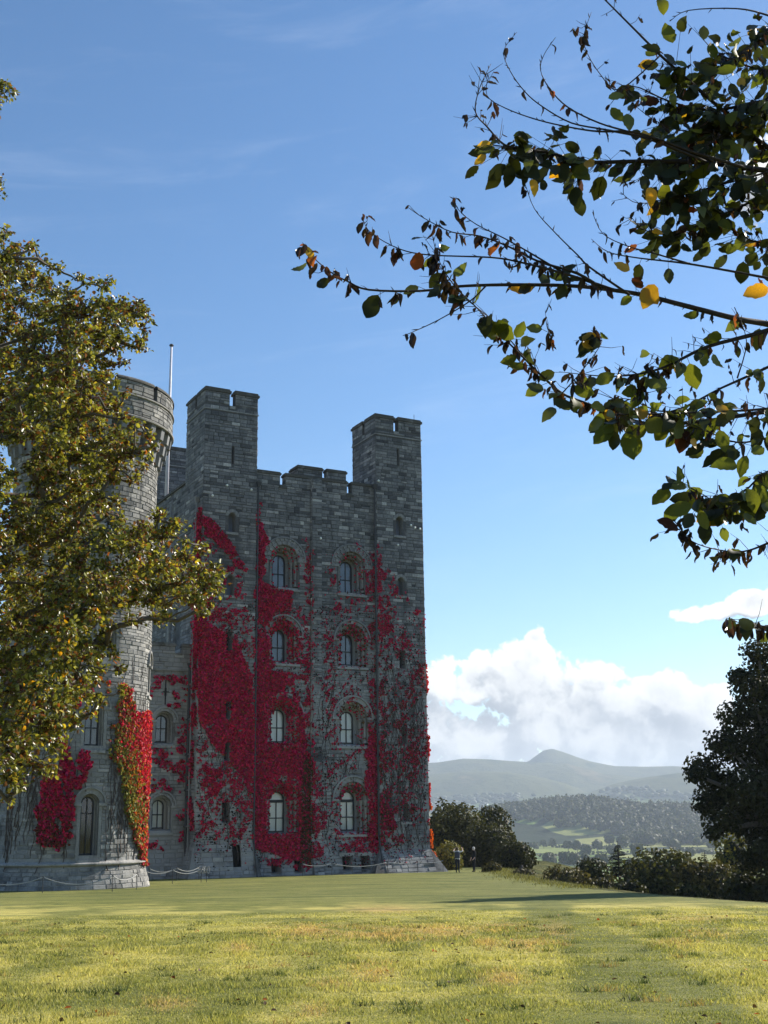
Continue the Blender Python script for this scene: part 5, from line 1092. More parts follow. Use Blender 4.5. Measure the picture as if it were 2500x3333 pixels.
def hedge(pxs, label, h=4.0, d0=200):
    pts = [ground_hit(a, b, d0) for a, b in pxs]; n = 220; P, N = [], []; L = sum(np.linalg.norm(pts[i + 1] - pts[i]) for i in range(len(pts) - 1))
    for i in range(len(pts) - 1):
        m = max(30, int(n * np.linalg.norm(pts[i + 1] - pts[i]) / L)); t = RNG.random(m)[:, None]; q = pts[i] * (1 - t) + pts[i + 1] * t; q[:, 0] += RNG.normal(0, 1.2, m); q[:, 1] += RNG.normal(0, 1.2, m); q[:, 2] = ground_z(q[:, 0], q[:, 1]) + RNG.random(m) ** .7 * h * (.5 + .9 * vnoise(q[:, 0] * .05, q[:, 1] * .05, 3)); P.append(q)
    P = np.concatenate(P); m = len(P); N = rand_dirs(m); A = np.cross(N, rand_dirs(m)); S = RNG.uniform(2.2, 4.5, m) * h / 4 * max(1, L / 350); V, Fc, C = quads_np(P, A, N, S, S, np.array([[.04, .05, .02]]) * RNG.uniform(.5, 1.6, (m, 1))); c = P.mean(0)
    o = np_mesh('hedge', V - c, Fc, M['foliage'], C); o.location = c; tag(o, label, 'hedge')
hedge([(1690, 2752), (1800, 2758), (1950, 2766), (2100, 2752)], 'long dark hedge under the wooded hill foot', 5)
hedge([(1740, 2790), (1830, 2786), (1960, 2780), (2200, 2779)], 'hedge crossing the middle of the pale valley fields', 4)
hedge([(1760, 2822), (1860, 2812), (1990, 2800)], 'nearest hedge slanting across the valley field', 4)
hedge([(2200, 2770), (2320, 2782), (2420, 2778)], 'hedge running out behind the large right-hand tree', 5)
def woodland():
    n = 5200; px = RNG.uniform(1380, 2620, n); D = RNG.uniform(1800, 2640, n); Vs, Fs, Cs = [], [], []
    th = np.arctan((px - CX) / F / .966); X = np.sin(th) * D; Y = np.cos(th) * D
    lo = np.interp(px, [1380, 1560, 1640, 1700, 1780, 1880, 1960, 2050, 2400], [2100, 2100, 2060, 2050, 2040, 2030, 1990, 1960, 1950]) + 60 * (vnoise(px * .03, px * 0, 4) - .5)
    hi = 2420 + 120 * vnoise(px * .02, px * 0 + 5, 6)
    hi = np.where(px > 1990, 2330 + 60 * vnoise(px * .02, px * 0 + 5, 6), hi); lo = np.where(px < 1620, 2170, lo)
    bx_ = [1400, 1560, 1640, 1750, 1880, 1960, 2010, 2400, 2700]; lo = np.interp(px, bx_, [np.hypot(*ground_hit(a, b, 1500)[:2]) for a, b in zip(bx_, [2660, 2664, 2676, 2694, 2706, 2730, 2758, 2764, 2764])]) + 40 * (vnoise(px * .03, px * 0, 4) - .5)
    ok = (D > lo) & (D < hi); X, Y, D = X[ok], Y[ok], D[ok]; Z = ground_z(X, Y); n = len(X); base = bmesh.new(); bmesh.ops.create_icosphere(base, subdivisions=1, radius=1); bv = np.array([v.co for v in base.verts]); bf = np.array([[v.index for v in f.verts] for f in base.faces]); base.free(); QP, QA, QN, QS, QC = [], [], [], [], []
    for i in range(n):
        h = RNG.uniform(9, 21); w = RNG.uniform(3.8, 8.5); c0 = np.array([X[i], Y[i], Z[i] + h * .5]); Fs.append(bf + len(bv) * i); Vs.append(bv * lumpy(bv, i % 61 + 1, .3, 2.3)[:, None] * np.array([w, w, h * .5]) * .8 + c0); t = RNG.random(); c = np.array([.016, .028, .010]) * (1 - t) + np.array([.060, .060, .022]) * t; Cs.append(np.tile(c * .8, (len(bv), 1)))
        m = 34; d = rand_dirs(m); d[:, 2] = np.abs(d[:, 2]) * 1.1 - .15; d = nrm(d); QP.append(d * np.array([w, w, h * .5]) * (lumpy(d, i % 61 + 1, .3, 2.3) * RNG.uniform(.8, 1.12, m))[:, None] + c0); QN.append(d + RNG.normal(0, .5, (m, 3))); QC.append(c * RNG.uniform(.5, 1.7, (m, 1)))
    QP = np.concatenate(QP); QN = np.concatenate(QN); QC = np.concatenate(QC); m = len(QP); S = RNG.uniform(2.2, 4.4, m); QV, QF, QCc = quads_np(QP, np.cross(QN, rand_dirs(m)), QN, S, S, QC)
    o = np_mesh('woodland', np.concatenate(Vs), np.concatenate(Fs), M['foliage'], np.concatenate(Cs), None, 'stuff', True); tag(o, 'hazy broadleaf wood covering the long hill across the valley')
    np_mesh('canopy_leaves', QV, QF, M['foliage'], QCc, o, 'stuff')
woodland()
def far_woods():
    Vs, Fs, Cs = [], [], []; base = bmesh.new(); bmesh.ops.create_icosphere(base, subdivisions=1, radius=1); bv = np.array([v.co for v in base.verts]); bf = np.array([[v.index for v in f.verts] for f in base.faces]); base.free(); k = 0
    for (px, py, n, sx, sy) in [(1450, 2612, 70, 45, 5), (1520, 2608, 60, 40, 5), (1590, 2606, 50, 30, 5), (1420, 2632, 40, 30, 4), (1500, 2636, 40, 40, 4), (1640, 2600, 50, 30, 5), (2120, 2590, 30, 40, 4), (2000, 2600, 30, 30, 3), (2230, 2596, 30, 30, 3), (2060, 2575, 25, 50, 4)]:
        for i in range(n):
            a, b = px + RNG.normal(0, sx), py + RNG.normal(0, sy); P = ground_hit(a, b, 2700); h = RNG.uniform(10, 20); Vs.append(bv * lumpy(bv, i + 2, .3)[:, None] * np.array([h * .8, h * .8, h * .6]) + P + np.array([0, 0, h * .4])); Fs.append(bf + len(bv) * k); Cs.append(np.tile(np.array([[.03, .042, .02]]) * RNG.uniform(.6, 1.5), (len(bv), 1))); k += 1
    o = np_mesh('woodland', np.concatenate(Vs), np.concatenate(Fs), M['foliage'], np.concatenate(Cs), None, 'stuff', True); tag(o, 'far strips of woodland among the pale fields under the hills')
far_woods()
def pylon(px, py, hp, label):
    P = ground_hit(px, py, 2700); d = math.hypot(P[0], P[1]); h = hp * d / F; t = empty('pylon', P, .4, label, 'pylon'); mb = MB(); r = h * .012
    for sx in (-1, 1):
        for sy in (-1, 1): mb.tube([(sx * h * .11, sy * h * .11, 0), (sx * h * .03, sy * h * .03, h * .6), (0, 0, h)], r, 4)
    for k in range(5): z = h * k * .13; w = h * .11 * (1 - k * .14); mb.tube([(-w, -w, z), (w * .86, w * .86, z + h * .13)], r * .7, 4); mb.tube([(w, -w, z), (-w * .86, w * .86, z + h * .13)], r * .7, 4)
    mb.build('mast', M['lead'], t); mb = MB()
    for k, w in ((.62, .17), (.76, .2), (.9, .14)): mb.tube([(-h * w, 0, h * k), (h * w, 0, h * k)], r, 4)
    mb.build('cross_arm', M['lead'], t)
pylon(1610, 2616, 34, 'faint lattice pylon on the plain beyond the wood'); pylon(2086, 2612, 26, 'second faint lattice pylon, under the right-hand hill')
def cottage(px, py, label):
    P = ground_hit(px, py, 2700); t = empty('farmhouse', P, rs.uniform(0, 3), label, 'house'); mb = MB(); mb.box(-9, 9, -4, 4, -3, 6); mb.build('wall', M['blind'], t); mb = MB(); mb.hexa(((-9.4, -4.5, 6), (9.4, -4.5, 6), (9.4, 4.5, 6), (-9.4, 4.5, 6), (-9.4, -.1, 10), (9.4, -.1, 10), (9.4, .1, 10), (-9.4, .1, 10))); mb.build('roof', M['lead'], t)
cottage(1440, 2622, 'tiny white farmhouse on the far plain beside the keep edge'); cottage(1585, 2622, 'tiny white farmhouse among far woodland strips'); cottage(1570, 2614, 'second tiny white farmhouse just left of the faint pylon')

# ------------------------------------------------------------------ big beech on the left
LEAFV = {}
def unit_leaf(i, size_pts=1):
    if i in LEAFV: return LEAFV[i]
    rr = random.Random(900 + i); bm = bmesh.new(); n = 9; rows = []; curl = rr.uniform(-.9, .9); cup = rr.uniform(.05, .3); tw = rr.uniform(-1.0, 1.0); wmax = rr.uniform(.30, .37)
    for k in range(n + 1):
        t = k / n; w = wmax * (math.sin(math.pi * min(1, t * .93 + .035)) ** .72) * (1 - .18 * t); w = 0.004 if k in (0, n) else w * (1 - .35 * max(0, (t - .7) / .3)) * (1 + .08 * rr.uniform(-1, 1)); zc = curl * (t - .4) ** 2 - curl * .16; a = tw * (t - .5)
        row = []
        for s in (-1, -.5, 0, .5, 1):
            ww = w * s; z = zc + cup * abs(s) * w * 1.2 + (.02 * math.sin(t * 26) if abs(s) == 1 else 0); row.append(bm.verts.new((ww * math.cos(a) - z * math.sin(a) * .3, t, z + ww * math.sin(a))))
        rows.append(row)
    for k in range(n):
        for q in range(4): bm.faces.new((rows[k][q], rows[k][q + 1], rows[k + 1][q + 1], rows[k + 1][q]))
    me = bpy.data.meshes.new('leaf'); bm.to_mesh(me); bm.free(); me.shade_smooth(); LEAFV[i] = me; return me
def dead_leaf(i):
    key = ('d', i)
    if key in LEAFV: return LEAFV[key]
    rr = random.Random(700 + i); bm = bmesh.new(); n = 8; rows = []; w0 = rr.uniform(.14, .24)
    for k in range(n + 1):
        t = k / n; w = w0 * math.sin(math.pi * min(1, t * .92 + .05)) ** .8 + .003; a0 = rr.uniform(-.3, .3) + t * rr.uniform(1, 2.5); row = []
        for s in (-1, -.5, 0, .5, 1):
            an = s * 1.25 + a0 * .5; row.append(bm.verts.new((math.sin(an) * w + .05 * math.sin(t * 5 + i), t, (1 - math.cos(an)) * w * 1.2 + .12 * math.sin(t * 4 + i * 2) + rr.uniform(-.015, .015))))
        rows.append(row)
    for k in range(n):
        for q in range(4): bm.faces.new((rows[k][q], rows[k][q + 1], rows[k + 1][q + 1], rows[k + 1][q]))
    me = bpy.data.meshes.new('leaf'); bm.to_mesh(me); bm.free(); me.shade_smooth(); LEAFV[key] = me; return me
LM = {'green': leaf_mat('green_leaf', .40, (1.7, 1.6, .55), .6, .2, False, (.085, .105, .022)), 'olive': leaf_mat('olive_leaf', .22, (1.5, 1.4, .6), .6, .2, False, (.024, .031, .010)), 'yellow': leaf_mat('yellow_leaf', .5, (1.6, 1.3, .4), .5, .3, False, (.42, .26, .025)), 'brown': leaf_mat('brown_leaf', .25, (1.6, .9, .4), .7, .2, False, (.045, .020, .011)), 'rust': leaf_mat('rust_leaf', .4, (1.5, .9, .4), .6, .2, False, (.30, .085, .015)), 'dead': leaf_mat('dead_leaf', .15, (1.3, .9, .5), .8, .1, False, (.018, .012, .009))}
MESHV = {}
def leaf_obj(parent, P, A, N, L, kind, dead=False, name='leaf'):
    i = random.randrange(6); key = (i, kind, dead)
    if key not in MESHV:
        me = (dead_leaf(i) if dead else unit_leaf(i)).copy(); me.name = 'leaf'; me.materials.append(LM[kind]); MESHV[key] = me
    A = Vector(A).normalized(); N = Vector(N); S = A.cross(N)
    if S.length < 1e-3: S = A.cross(Vector((1, 0, .3)))
    S.normalize(); N = S.cross(A); o = bpy.data.objects.new(name, MESHV[key]); COL.objects.link(o); o.parent = parent
    o.matrix_basis = Matrix.Translation(P) @ Matrix(((S.x, A.x, N.x), (S.y, A.y, N.y), (S.z, A.z, N.z))).to_4x4() @ Matrix.Diagonal((L, L, L, 1)); return o
def left_tree():
    bx, by = -10.6, 20.5; bz = gz(bx, by); root = empty('beech_tree', (bx, by, bz), 0, 'tall beech with yellowing autumn leaves overhanging the lawn from the left', 'tree'); B = np.array([bx, by, bz])
    OUT = [(-260, 640), (0, 722), (60, 735), (110, 790), (180, 850), (250, 870), (330, 930), (440, 930), (490, 1010), (480, 1110), (405, 1180), (400, 1230), (412, 1300), (392, 1360), (480, 1405), (505, 1470), (480, 1525), (440, 1560), (400, 1620), (345, 1670), (400, 1720), (500, 1690), (590, 1712), (640, 1790), (705, 1815), (728, 1900), (700, 1975), (640, 2010), (560, 1995), (480, 2005), (370, 2040), (325, 2085), (370, 2110), (405, 2180), (420, 2225), (345, 2265), (320, 2300), (250, 2340), (255, 2400), (190, 2440), (185, 2520), (120, 2470), (95, 2500), (60, 2565), (0, 2590), (-260, 2500)]
    OUT = [(x - 26 * float(sst(np.array(x), 60, 300)), y + 46 * (y < 900) + 18 * (900 <= y < 1100)) for x, y in OUT]
    GAPS = [(62, 1500, 30), (75, 1590, 24)]
    LB = []; rr = random.Random(12); tries = 0
    while len(LB) < 500 and tries < 90000:
        tries += 1; px, py = rr.uniform(-200, 740), rr.uniform(650, 2580); r = rr.choice([30, 40, 52, 66, 80])
        ring_ = [(px + r * .92 * math.cos(a), py + r * .92 * math.sin(a)) for a in [k * math.pi / 4 for k in range(8)]]
        if not inpoly(np.array([q[0] for q in ring_] + [px]), np.array([q[1] for q in ring_] + [py]), OUT).all(): continue
        if any(math.hypot(px - a, py - b) < r * .8 + c for a, b, c in GAPS): continue
        Yd = 19.2 + 1.9 * math.sin(px * .013 + py * .007) + rr.uniform(-1.1, 1.1)
        if any(math.hypot(px - q[0], py - q[1]) < .46 * (r + q[2]) and abs(Yd - q[3]) < 1.5 for q in LB): continue
        LB.append((px, py, r, Yd))
    LB += [(20, 300, 40, 19), (-40, 320, 60, 19), (0, 605, 26, 19), (-50, 640, 60, 19.5), (-150, 450, 130, 20), (-120, 800, 120, 20), (695, 1895, 26, 18), (660, 1870, 36, 18.2), (470, 1495, 0, 19), (165, 2500, 22, 18), (40, 2540, 24, 18), (455, 1020, 30, 19.6), (465, 1140, 22, 19)]
    LB = [q for q in LB if q[2] > 0]
    for (ax_, ay_), (bx_, by_) in zip(OUT[1:-2], OUT[2:-1]):     # thin leafy shoots breaking the outline
        L_ = math.hypot(bx_ - ax_, by_ - ay_)
        for k_ in range(max(1, int(L_ / 30))):
            t_ = rr.random(); LB.append((ax_ + (bx_ - ax_) * t_ + (by_ - ay_) / L_ * rr.uniform(0, 26), ay_ + (by_ - ay_) * t_ - (bx_ - ax_) / L_ * rr.uniform(0, 26), rr.uniform(14, 24), 19 + rr.uniform(-.6, .6)))
    sun_d = np.array(SUND); lp, la, ln, lc, lL = [], [], [], [], []; br = MB(); tw = MB()
    hub = {}
    tr_pts = [(0, 0, -.6), (.15, 0, 2.5), (-.1, .2, 6), (.3, .1, 10), (.5, -.1, 14), (.6, 0, 17)]; br.tube(tr_pts, [.62, .46, .38, .28, .17, .06], 12)
    CC = [at(px, py, Y) - B for (px, py, r, Y) in LB]; KK = [r * Y / F for (px, py, r, Y) in LB]
    tdist = [math.hypot(c[0], c[1]) for c in CC]; order = sorted(range(len(LB)), key=lambda i: tdist[i]); done = []; par = {}; wt = {i: 1.0 for i in order}
    for i in order:         # every spray grows from the nearest one closer to the trunk
        best = None
        for j in done:
            dv = CC[i] - CC[j]; dd = math.sqrt(dv[0] ** 2 + dv[1] ** 2 + 1.5 * dv[2] ** 2) + .25 * tdist[j] + (.8 if dv[2] < -.2 else 0)
            if best is None or dd < best[0]: best = (dd, j)
        h0 = CC[i][2] - .55 * tdist[i]
        par[i] = best[1] if best is not None and best[0] < 2.6 + .25 * tdist[i] and tdist[i] > 4.5 else None; done.append(i)
    for i in reversed(order):
        if par[i] is not None: wt[par[i]] += wt[i]
    for li in order:
        px, py, r, Y = LB[li]; c = CC[li]; k = KK[li]; rt = .011 * wt[li] ** .5
        if par[li] is None:
            h0 = max(1.8, min(15.5, c[2] - .5 * tdist[li])); st = np.array([.02 * h0, 0, h0]); r0_ = rt * 1.7
        else: st = CC[par[li]]; r0_ = min(.011 * wt[par[li]] ** .5, rt * 1.5)
        dv = c - st; Ld = np.linalg.norm(dv); q1 = st + dv * .33 + RNG.normal(0, .06 * Ld, 3) + np.array([0, 0, .06 * Ld]); q2 = st + dv * .68 + RNG.normal(0, .06 * Ld, 3) + np.array([0, 0, .05 * Ld])
        br.tube([st, q1, q2, c], [r0_, r0_ * .7 + rt * .3, rt * .75 + r0_ * .25, rt * .7], 6)
        nt = 5 if r < 25 else min(int(12 + 95 * k * k), 36)
        for t in range(nt):
            d = rand_dirs(1)[0]; d[2] *= .7; e = c + d * k * np.array([1, 1.15, .92]) * RNG.uniform(.7, 1.18); s = c + (e - c) * RNG.uniform(.05, .35) + RNG.normal(0, .12 * k, 3); m_ = (s + e) * .5 + np.array([0, 0, .06]); Ld = np.linalg.norm(e - s)
            if t % 2 == 0: tw.tube([s, m_, e], [.012, .008, .003], 3, False)
            nl = int(6 + Ld * 24); q = RNG.random(nl) ** .7; pp = s + (e - s) * q[:, None] + np.array([0, 0, .06]) * (4 * q * (1 - q))[:, None] + RNG.normal(0, .035, (nl, 3)); ax = nrm(e - s)[None] * .6 + RNG.normal(0, .55, (nl, 3)) + np.array([0, 0, -.22]); nn = np.array([0, 0, 1.0]) * .8 + RNG.normal(0, .55, (nl, 3)) + np.array([0, -.35, 0])
            lp.append(pp); la.append(ax); ln.append(nn); lL.append(RNG.uniform(.048, .090, nl))
            warm = np.clip(.30 + .5 * (vnoise(np.array([c[0] + e[0] * 1.7]), np.array([e[2] * 1.7]), 9)[0] - .5), .05, .8); u_ = RNG.random(nl); g1 = np.array([.055, .068, .016]); g2 = np.array([.29, .29, .06]); ye = np.array([.46, .36, .05]); ru = np.array([.26, .085, .02]); bn = np.array([.09, .042, .018]); mixg = RNG.random((nl, 1)) ** 1.5; C = g1 * (1 - mixg) + g2 * mixg
            C = np.where((u_ < warm * .20)[:, None], ye * RNG.uniform(.5, 1.05, (nl, 1)), C); C = np.where(((u_ > .70) & (u_ < .70 + warm * .7))[:, None], bn * RNG.uniform(.6, 1.6, (nl, 1)), C); C = np.where((u_ > .975)[:, None], ru * RNG.uniform(.7, 1.3, (nl, 1)), C); lc.append(C)
    P = np.concatenate(lp); A = np.concatenate(la); N = np.concatenate(ln); C = np.concatenate(lc); L = np.concatenate(lL); n = len(P); px, py = project(P + B); dist = np.linalg.norm(P + B - CAM, axis=1)
    # keep the view clear where the sky and the tower show through
    vis = np.where((px > 5) & (px < 900))[0]; near = vis[np.argsort(dist[vis] - 60 * (L[vis] - .07))][:300]; rest = np.ones(n, bool); rest[near] = False
    V, Fc, Cc = leaves_np(P[rest], A[rest], N[rest], L[rest] * 1.08, L[rest] * .72, C[rest], .22); np_mesh('foliage', V, Fc, M['beech'], Cc, root, 'stuff')
    kinds = {'green': np.array([.085, .105, .022]), 'olive': np.array([.05, .06, .016]), 'yellow': np.array([.36, .24, .025]), 'brown': np.array([.08, .04, .018])}
    for i in near:
        kd = min(kinds, key=lambda q: np.linalg.norm(kinds[q] - C[i])); leaf_obj(root, P[i], A[i], N[i], float(L[i]) * 1.1, kd)
    br.build('branch', M['bark'], root, smooth=True); tw.build('twig', M['bark'], root, kind='stuff'); print('left leaves', n)
left_tree()

# ------------------------------------------------------------------ bare-tipped beech branch hanging in from the right, close to the camera
def near_branch():
    Y0 = 4.3; o0 = at(2620, 1200, 4.9); root = empty('tree_branch', o0, 0, 'near beech branches with large backlit leaves reaching in from the right', 'branch')
    BR = [  # (points px), start depth, end depth, radius at root (m), radius at tip, leaf density, leaf mix
        ([(2650, 1090), (2500, 1055), (2400, 1038), (2250, 1000), (2100, 962), (2000, 945), (1850, 930), (1640, 927), (1480, 933), (1370, 947), (1200, 943), (1130, 915), (1080, 888), (1020, 838), (985, 790)], 4.7, 4.0, .017, .0012, 'A'),
        ([(2000, 945), (1900, 910), (1800, 880), (1700, 855), (1600, 838), (1400, 830), (1300, 810), (1210, 760), (1183, 720)], 4.3, 4.1, .008, .001, 'B'),
        ([(1960, 940), (1880, 890), (1750, 850), (1650, 800), (1560, 768), (1470, 755), (1380, 710), (1328, 675)], 4.3, 4.2, .008, .001, 'B'),
        ([(1830, 885), (1720, 820), (1640, 775), (1550, 730), (1492, 682), (1475, 640)], 4.25, 4.3, .005, .001, 'B'),
        ([(1580, 932), (1530, 980), (1430, 1040), (1345, 1080), (1312, 1092)], 4.15, 4.0, .004, .001, 'C'),
        ([(2620, 1340), (2500, 1340), (2300, 1370), (2120, 1380), (2010, 1350), (1900, 1310), (1830, 1280), (1760, 1220), (1700, 1160), (1620, 1080), (1560, 1010), (1480, 930), (1430, 850), (1408, 770)], 4.7, 4.1, .012, .001, 'D'),
        ([(1760, 1235), (1680, 1130), (1600, 1040), (1500, 960), (1440, 900)], 4.4, 4.2, .004, .001, 'D'),
        ([(2650, 560), (2500, 555), (2300, 530), (2100, 525), (1900, 527), (1800, 500), (1700, 485), (1640, 470), (1585, 412), (1548, 365), (1560, 290), (1598, 208)], 4.6, 4.2, .016, .001, 'E'),
        ([(2330, 528), (2180, 468), (2060, 430), (1950, 428), (1860, 415), (1750, 390), (1645, 352), (1585, 310), (1592, 240)], 4.4, 4.2, .008, .001, 'C'),
        ([(2300, 528), (2120, 455), (2000, 428), (1960, 420), (1860, 400), (1770, 350), (1710, 300), (1660, 230), (1640, 165), (1682, 105)], 4.4, 4.3, .007, .001, 'C'),
        ([(2420, 545), (2200, 478), (2050, 430), (1950, 400), (1850, 350), (1790, 290), (1760, 230), (1770, 180), (1808, 122)], 4.45, 4.3, .007, .001, 'C'),
        ([(2650, 560), (2500, 480), (2400, 400), (2250, 270), (2150, 180), (2050, 80), (1960, -10)], 4.8, 4.5, .016, .003, 'E'),
        ([(2150, 180), (2020, 290), (1960, 250), (1900, 140), (1925, 40)], 4.6, 4.4, .004, .001, 'B'),
        ([(2600, 90), (2500, 50), (2400, 28), (2240, 34), (2180, 70)], 4.8, 4.5, .008, .001, 'C'),
        ([(2050, 960), (1920, 870), (1880, 830), (1800, 750), (1740, 680), (1710, 600)], 4.3, 4.4, .006, .001, 'C'),
        ([(2650, 935), (2500, 905), (2250, 860), (2080, 840), (1980, 820), (1925, 778)], 4.7, 4.4, .009, .001, 'C'),
        ([(2250, 860), (2130, 825), (2040, 800), (1962, 760), (1928, 690)], 4.6, 4.4, .005, .001, 'C'),
        ([(2650, 1010), (2500, 1075), (2300, 1130), (2150, 1200), (2000, 1225), (1820, 1210)], 4.6, 4.3, .016, .001, 'D'),
        ([(2650, 1120), (2500, 1195), (2350, 1262), (2180, 1340), (2050, 1300), (1990, 1300)], 4.7, 4.4, .010, .001, 'D'),
        ([(2650, 1290), (2500, 1330), (2200, 1345), (2000, 1350)], 4.5, 4.2, .009, .002, 'F'),
        ([(2650, 640), (2500, 640), (2350, 700), (2200, 760), (2100, 750), (2050, 700)], 4.8, 4.5, .010, .001, 'E'),
        ([(2650, 760), (2480, 790), (2380, 740), (2300, 640), (2260, 560)], 4.9, 4.7, .008, .001, 'E'),
        ([(2650, 330), (2480, 330), (2320, 360), (2180, 330), (2060, 280), (2000, 320)], 4.8, 4.5, .012, .001, 'E'),
        ([(2650, 200), (2500, 230), (2350, 180), (2280, 120)], 4.9, 4.7, .010, .001, 'E'),
        ([(2520, 555), (2350, 600), (2200, 640), (2080, 662), (2020, 625)], 4.6, 4.4, .006, .001, 'E'), ([(2400, 400), (2280, 432), (2150, 402), (2050, 330)], 4.7, 4.5, .006, .001, 'E'), ([(2520, 300), (2380, 420), (2250, 500), (2120, 560), (2060, 600)], 4.7, 4.5, .006, .001, 'E'), ([(2520, 80), (2430, 160), (2320, 230), (2230, 300)], 4.8, 4.6, .006, .001, 'E'),
        ([(2650, 1500), (2500, 1535), (2420, 1600), (2330, 1630), (2290, 1610), (2205, 1570)], 4.6, 4.3, .007, .001, 'F'),
        ([(2650, 1700), (2500, 1768), (2420, 1795), (2340, 1790), (2250, 1760), (2192, 1690)], 4.6, 4.3, .007, .001, 'H'),
        ([(2650, 1580), (2500, 1610), (2400, 1640), (2350, 1660)], 4.5, 4.4, .006, .002, 'F'),
        ([(2600, 2060), (2500, 2040), (2420, 2030), (2366, 2012)], 4.5, 4.3, .005, .001, 'I'),
        ([(2650, 1380), (2520, 1420), (2400, 1440), (2290, 1400), (2180, 1380)], 4.6, 4.3, .008, .001, 'F'),
        ([(2400, 1230), (2430, 1110), (2390, 1000)], 4.6, 4.5, .004, .001, 'C'), ([(2120, 1375), (2090, 1250), (2130, 1150)], 4.4, 4.4, .003, .001, 'D'), ([(1830, 1280), (1900, 1200), (1960, 1110), (1930, 1080)], 4.3, 4.3, .003, .001, 'D'), ([(1800, 1120), (1780, 1060), (1775, 1010)], 4.2, 4.2, .002, .0008, 'D')]
    MIX = {'A': (1.3, .35, 'brown'), 'B': (1.5, .06, 'dead'), 'C': (.5, .08, 'dead'), 'D': (3.4, .32, 'dead'), 'E': (5.6, .80, 'olive'), 'F': (4.2, .80, 'green'), 'H': (3.6, .10, 'dead'), 'I': (4.0, .3, 'dead')}
    cand = []
    for bi, (pts, d0, d1, r0, r1, kx) in enumerate(BR):
        n = len(pts); W3 = [Vector(at(px, py, d0 + (d1 - d0) * i / (n - 1) + .05 * math.sin(i * 1.7 + bi)) - o0) for i, (px, py) in enumerate(pts)]
        sm = []
        for i in range(n - 1):      # Catmull-Rom through the surveyed points
            p0, p1, p2, p3 = W3[max(i - 1, 0)], W3[i], W3[i + 1], W3[min(i + 2, n - 1)]
            for t in (0, .25, .5, .75):
                sm.append(.5 * ((2 * p1) + (p2 - p0) * t + (2 * p0 - 5 * p1 + 4 * p2 - p3) * t * t + (3 * p1 - p0 - 3 * p2 + p3) * t ** 3))
        sm.append(W3[-1]); m = len(sm); mb = MB(); mb.tube(sm, [r0 + (r1 - r0) * (i / (m - 1)) ** .6 for i in range(m)], 7)
        bo = mb.build('branch', M['twig'], root, smooth=True)
        # buds and side shoots
        mb = MB()
        for i in range(2, m - 1):
            if random.random() < .75:
                t = (sm[i + 1] - sm[i - 1]).normalized(); s = Vector((random.uniform(-1, 1), random.uniform(-.5, .5), random.uniform(-.6, 1))).normalized(); e = sm[i] + (t * .8 + s * .6).normalized() * random.uniform(.012, .03); mb.tube([sm[i], (sm[i] + e) * .5, e], [.0018, .0022, .0004], 4, False)
        if mb.v: mb.build('bud', M['twig'], bo, kind='stuff')
        if kx != 'C':           # short dry side twigs with shrivelled leaves
            mb = MB()
            for q_ in range(int(sum((sm[i + 1] - sm[i]).length for i in range(m - 1)) * {'A': 9, 'B': 14, 'D': 22, 'E': 26, 'F': 20, 'H': 24, 'I': 12}[kx])):
                i = random.randrange(int(m * .15), m - 1) if kx in 'A' else random.randrange(1, m - 1); t = (sm[i + 1] - sm[i]).normalized(); s = Vector((random.uniform(-1, 1), random.uniform(-.6, .6), random.uniform(-.8, 1))).normalized(); dd = (t * .7 + s * .8).normalized(); Lq = random.uniform(.03, .13) * (.6 if kx in 'AB' else 1); pq = [sm[i], sm[i] + dd * Lq * .5 + s * .004, sm[i] + dd * Lq + Vector((0, 0, random.uniform(-.01, .02)))]; mb.tube(pq, [.0016, .0012, .0006], 4, False)
                for w_ in range(random.choice((0, 1, 1, 2))): cand.append((pq[1].lerp(pq[2], random.random()), Vector((0, 0, 0)), Vector((random.uniform(-.6, .6), random.uniform(-.4, .4), -1)) + dd * .5, Vector((random.uniform(-1, 1), -1, random.uniform(-.3, .3))), random.uniform(.022, .05), random.choices(['dead', 'brown'], [.75, .25])[0], True))
            if mb.v: mb.build('twig', M['twig'], bo, kind='stuff')
        dens, live, other = MIX[kx]; Lt = sum((sm[i + 1] - sm[i]).length for i in range(m - 1)); nl = int(dens * Lt * 15)
        for k in range(nl):
            i = (random.randrange(0, int(m * .62)) if kx == 'E' else random.randrange(1, m - 1)); f = random.random(); p = sm[i].lerp(sm[i + 1], f)
            t = (sm[i + 1] - sm[i]).normalized(); side = Vector((random.uniform(-1, 1), random.uniform(-.8, .8), random.uniform(-1, .5)))
            if random.random() < live:
                off = (side * .6 + t * .4).normalized() * random.uniform(.01, .16 if kx == 'E' else .11 if kx == 'F' else .04); ax = (t * .5 + side * .8 + Vector((0, 0, -.35))); nn = Vector((random.uniform(-.7, .7), -1 if random.random() < .75 else random.uniform(-1, 1), random.uniform(-.4, .9)))
                kd = random.choices(['green', 'olive', 'yellow', 'rust'], [.56, .40, .035, .005])[0] if kx in 'FD' else random.choices(['green', 'olive', 'yellow', 'brown', 'rust'], [.26, .66, .04, .03, .01])[0]; cand.append((p, off, ax, nn, random.choice((random.uniform(.05, .08), random.uniform(.07, .12))), kd, False))
            else:
                off = Vector((random.uniform(-.008, .008), random.uniform(-.01, .01), -.004)); ax = Vector((random.uniform(-.5, .5), random.uniform(-.4, .4), -1)) + t * random.uniform(-.3, .5); kd = random.choices(['dead', 'brown', 'rust'], [.66, .31, .03])[0]; cand.append((p, off, ax, Vector((random.uniform(-1, 1), -1, random.uniform(-.3, .3))), random.uniform(.03, .068), kd, True))
    def spot(px, py, Y, ax, L, kd, dead=False, nn=(0, -1, .2)): cand.append((Vector(at(px, py, Y) - o0), Vector((0, 0, 0)), Vector(ax), Vector(nn), L, kd, dead))
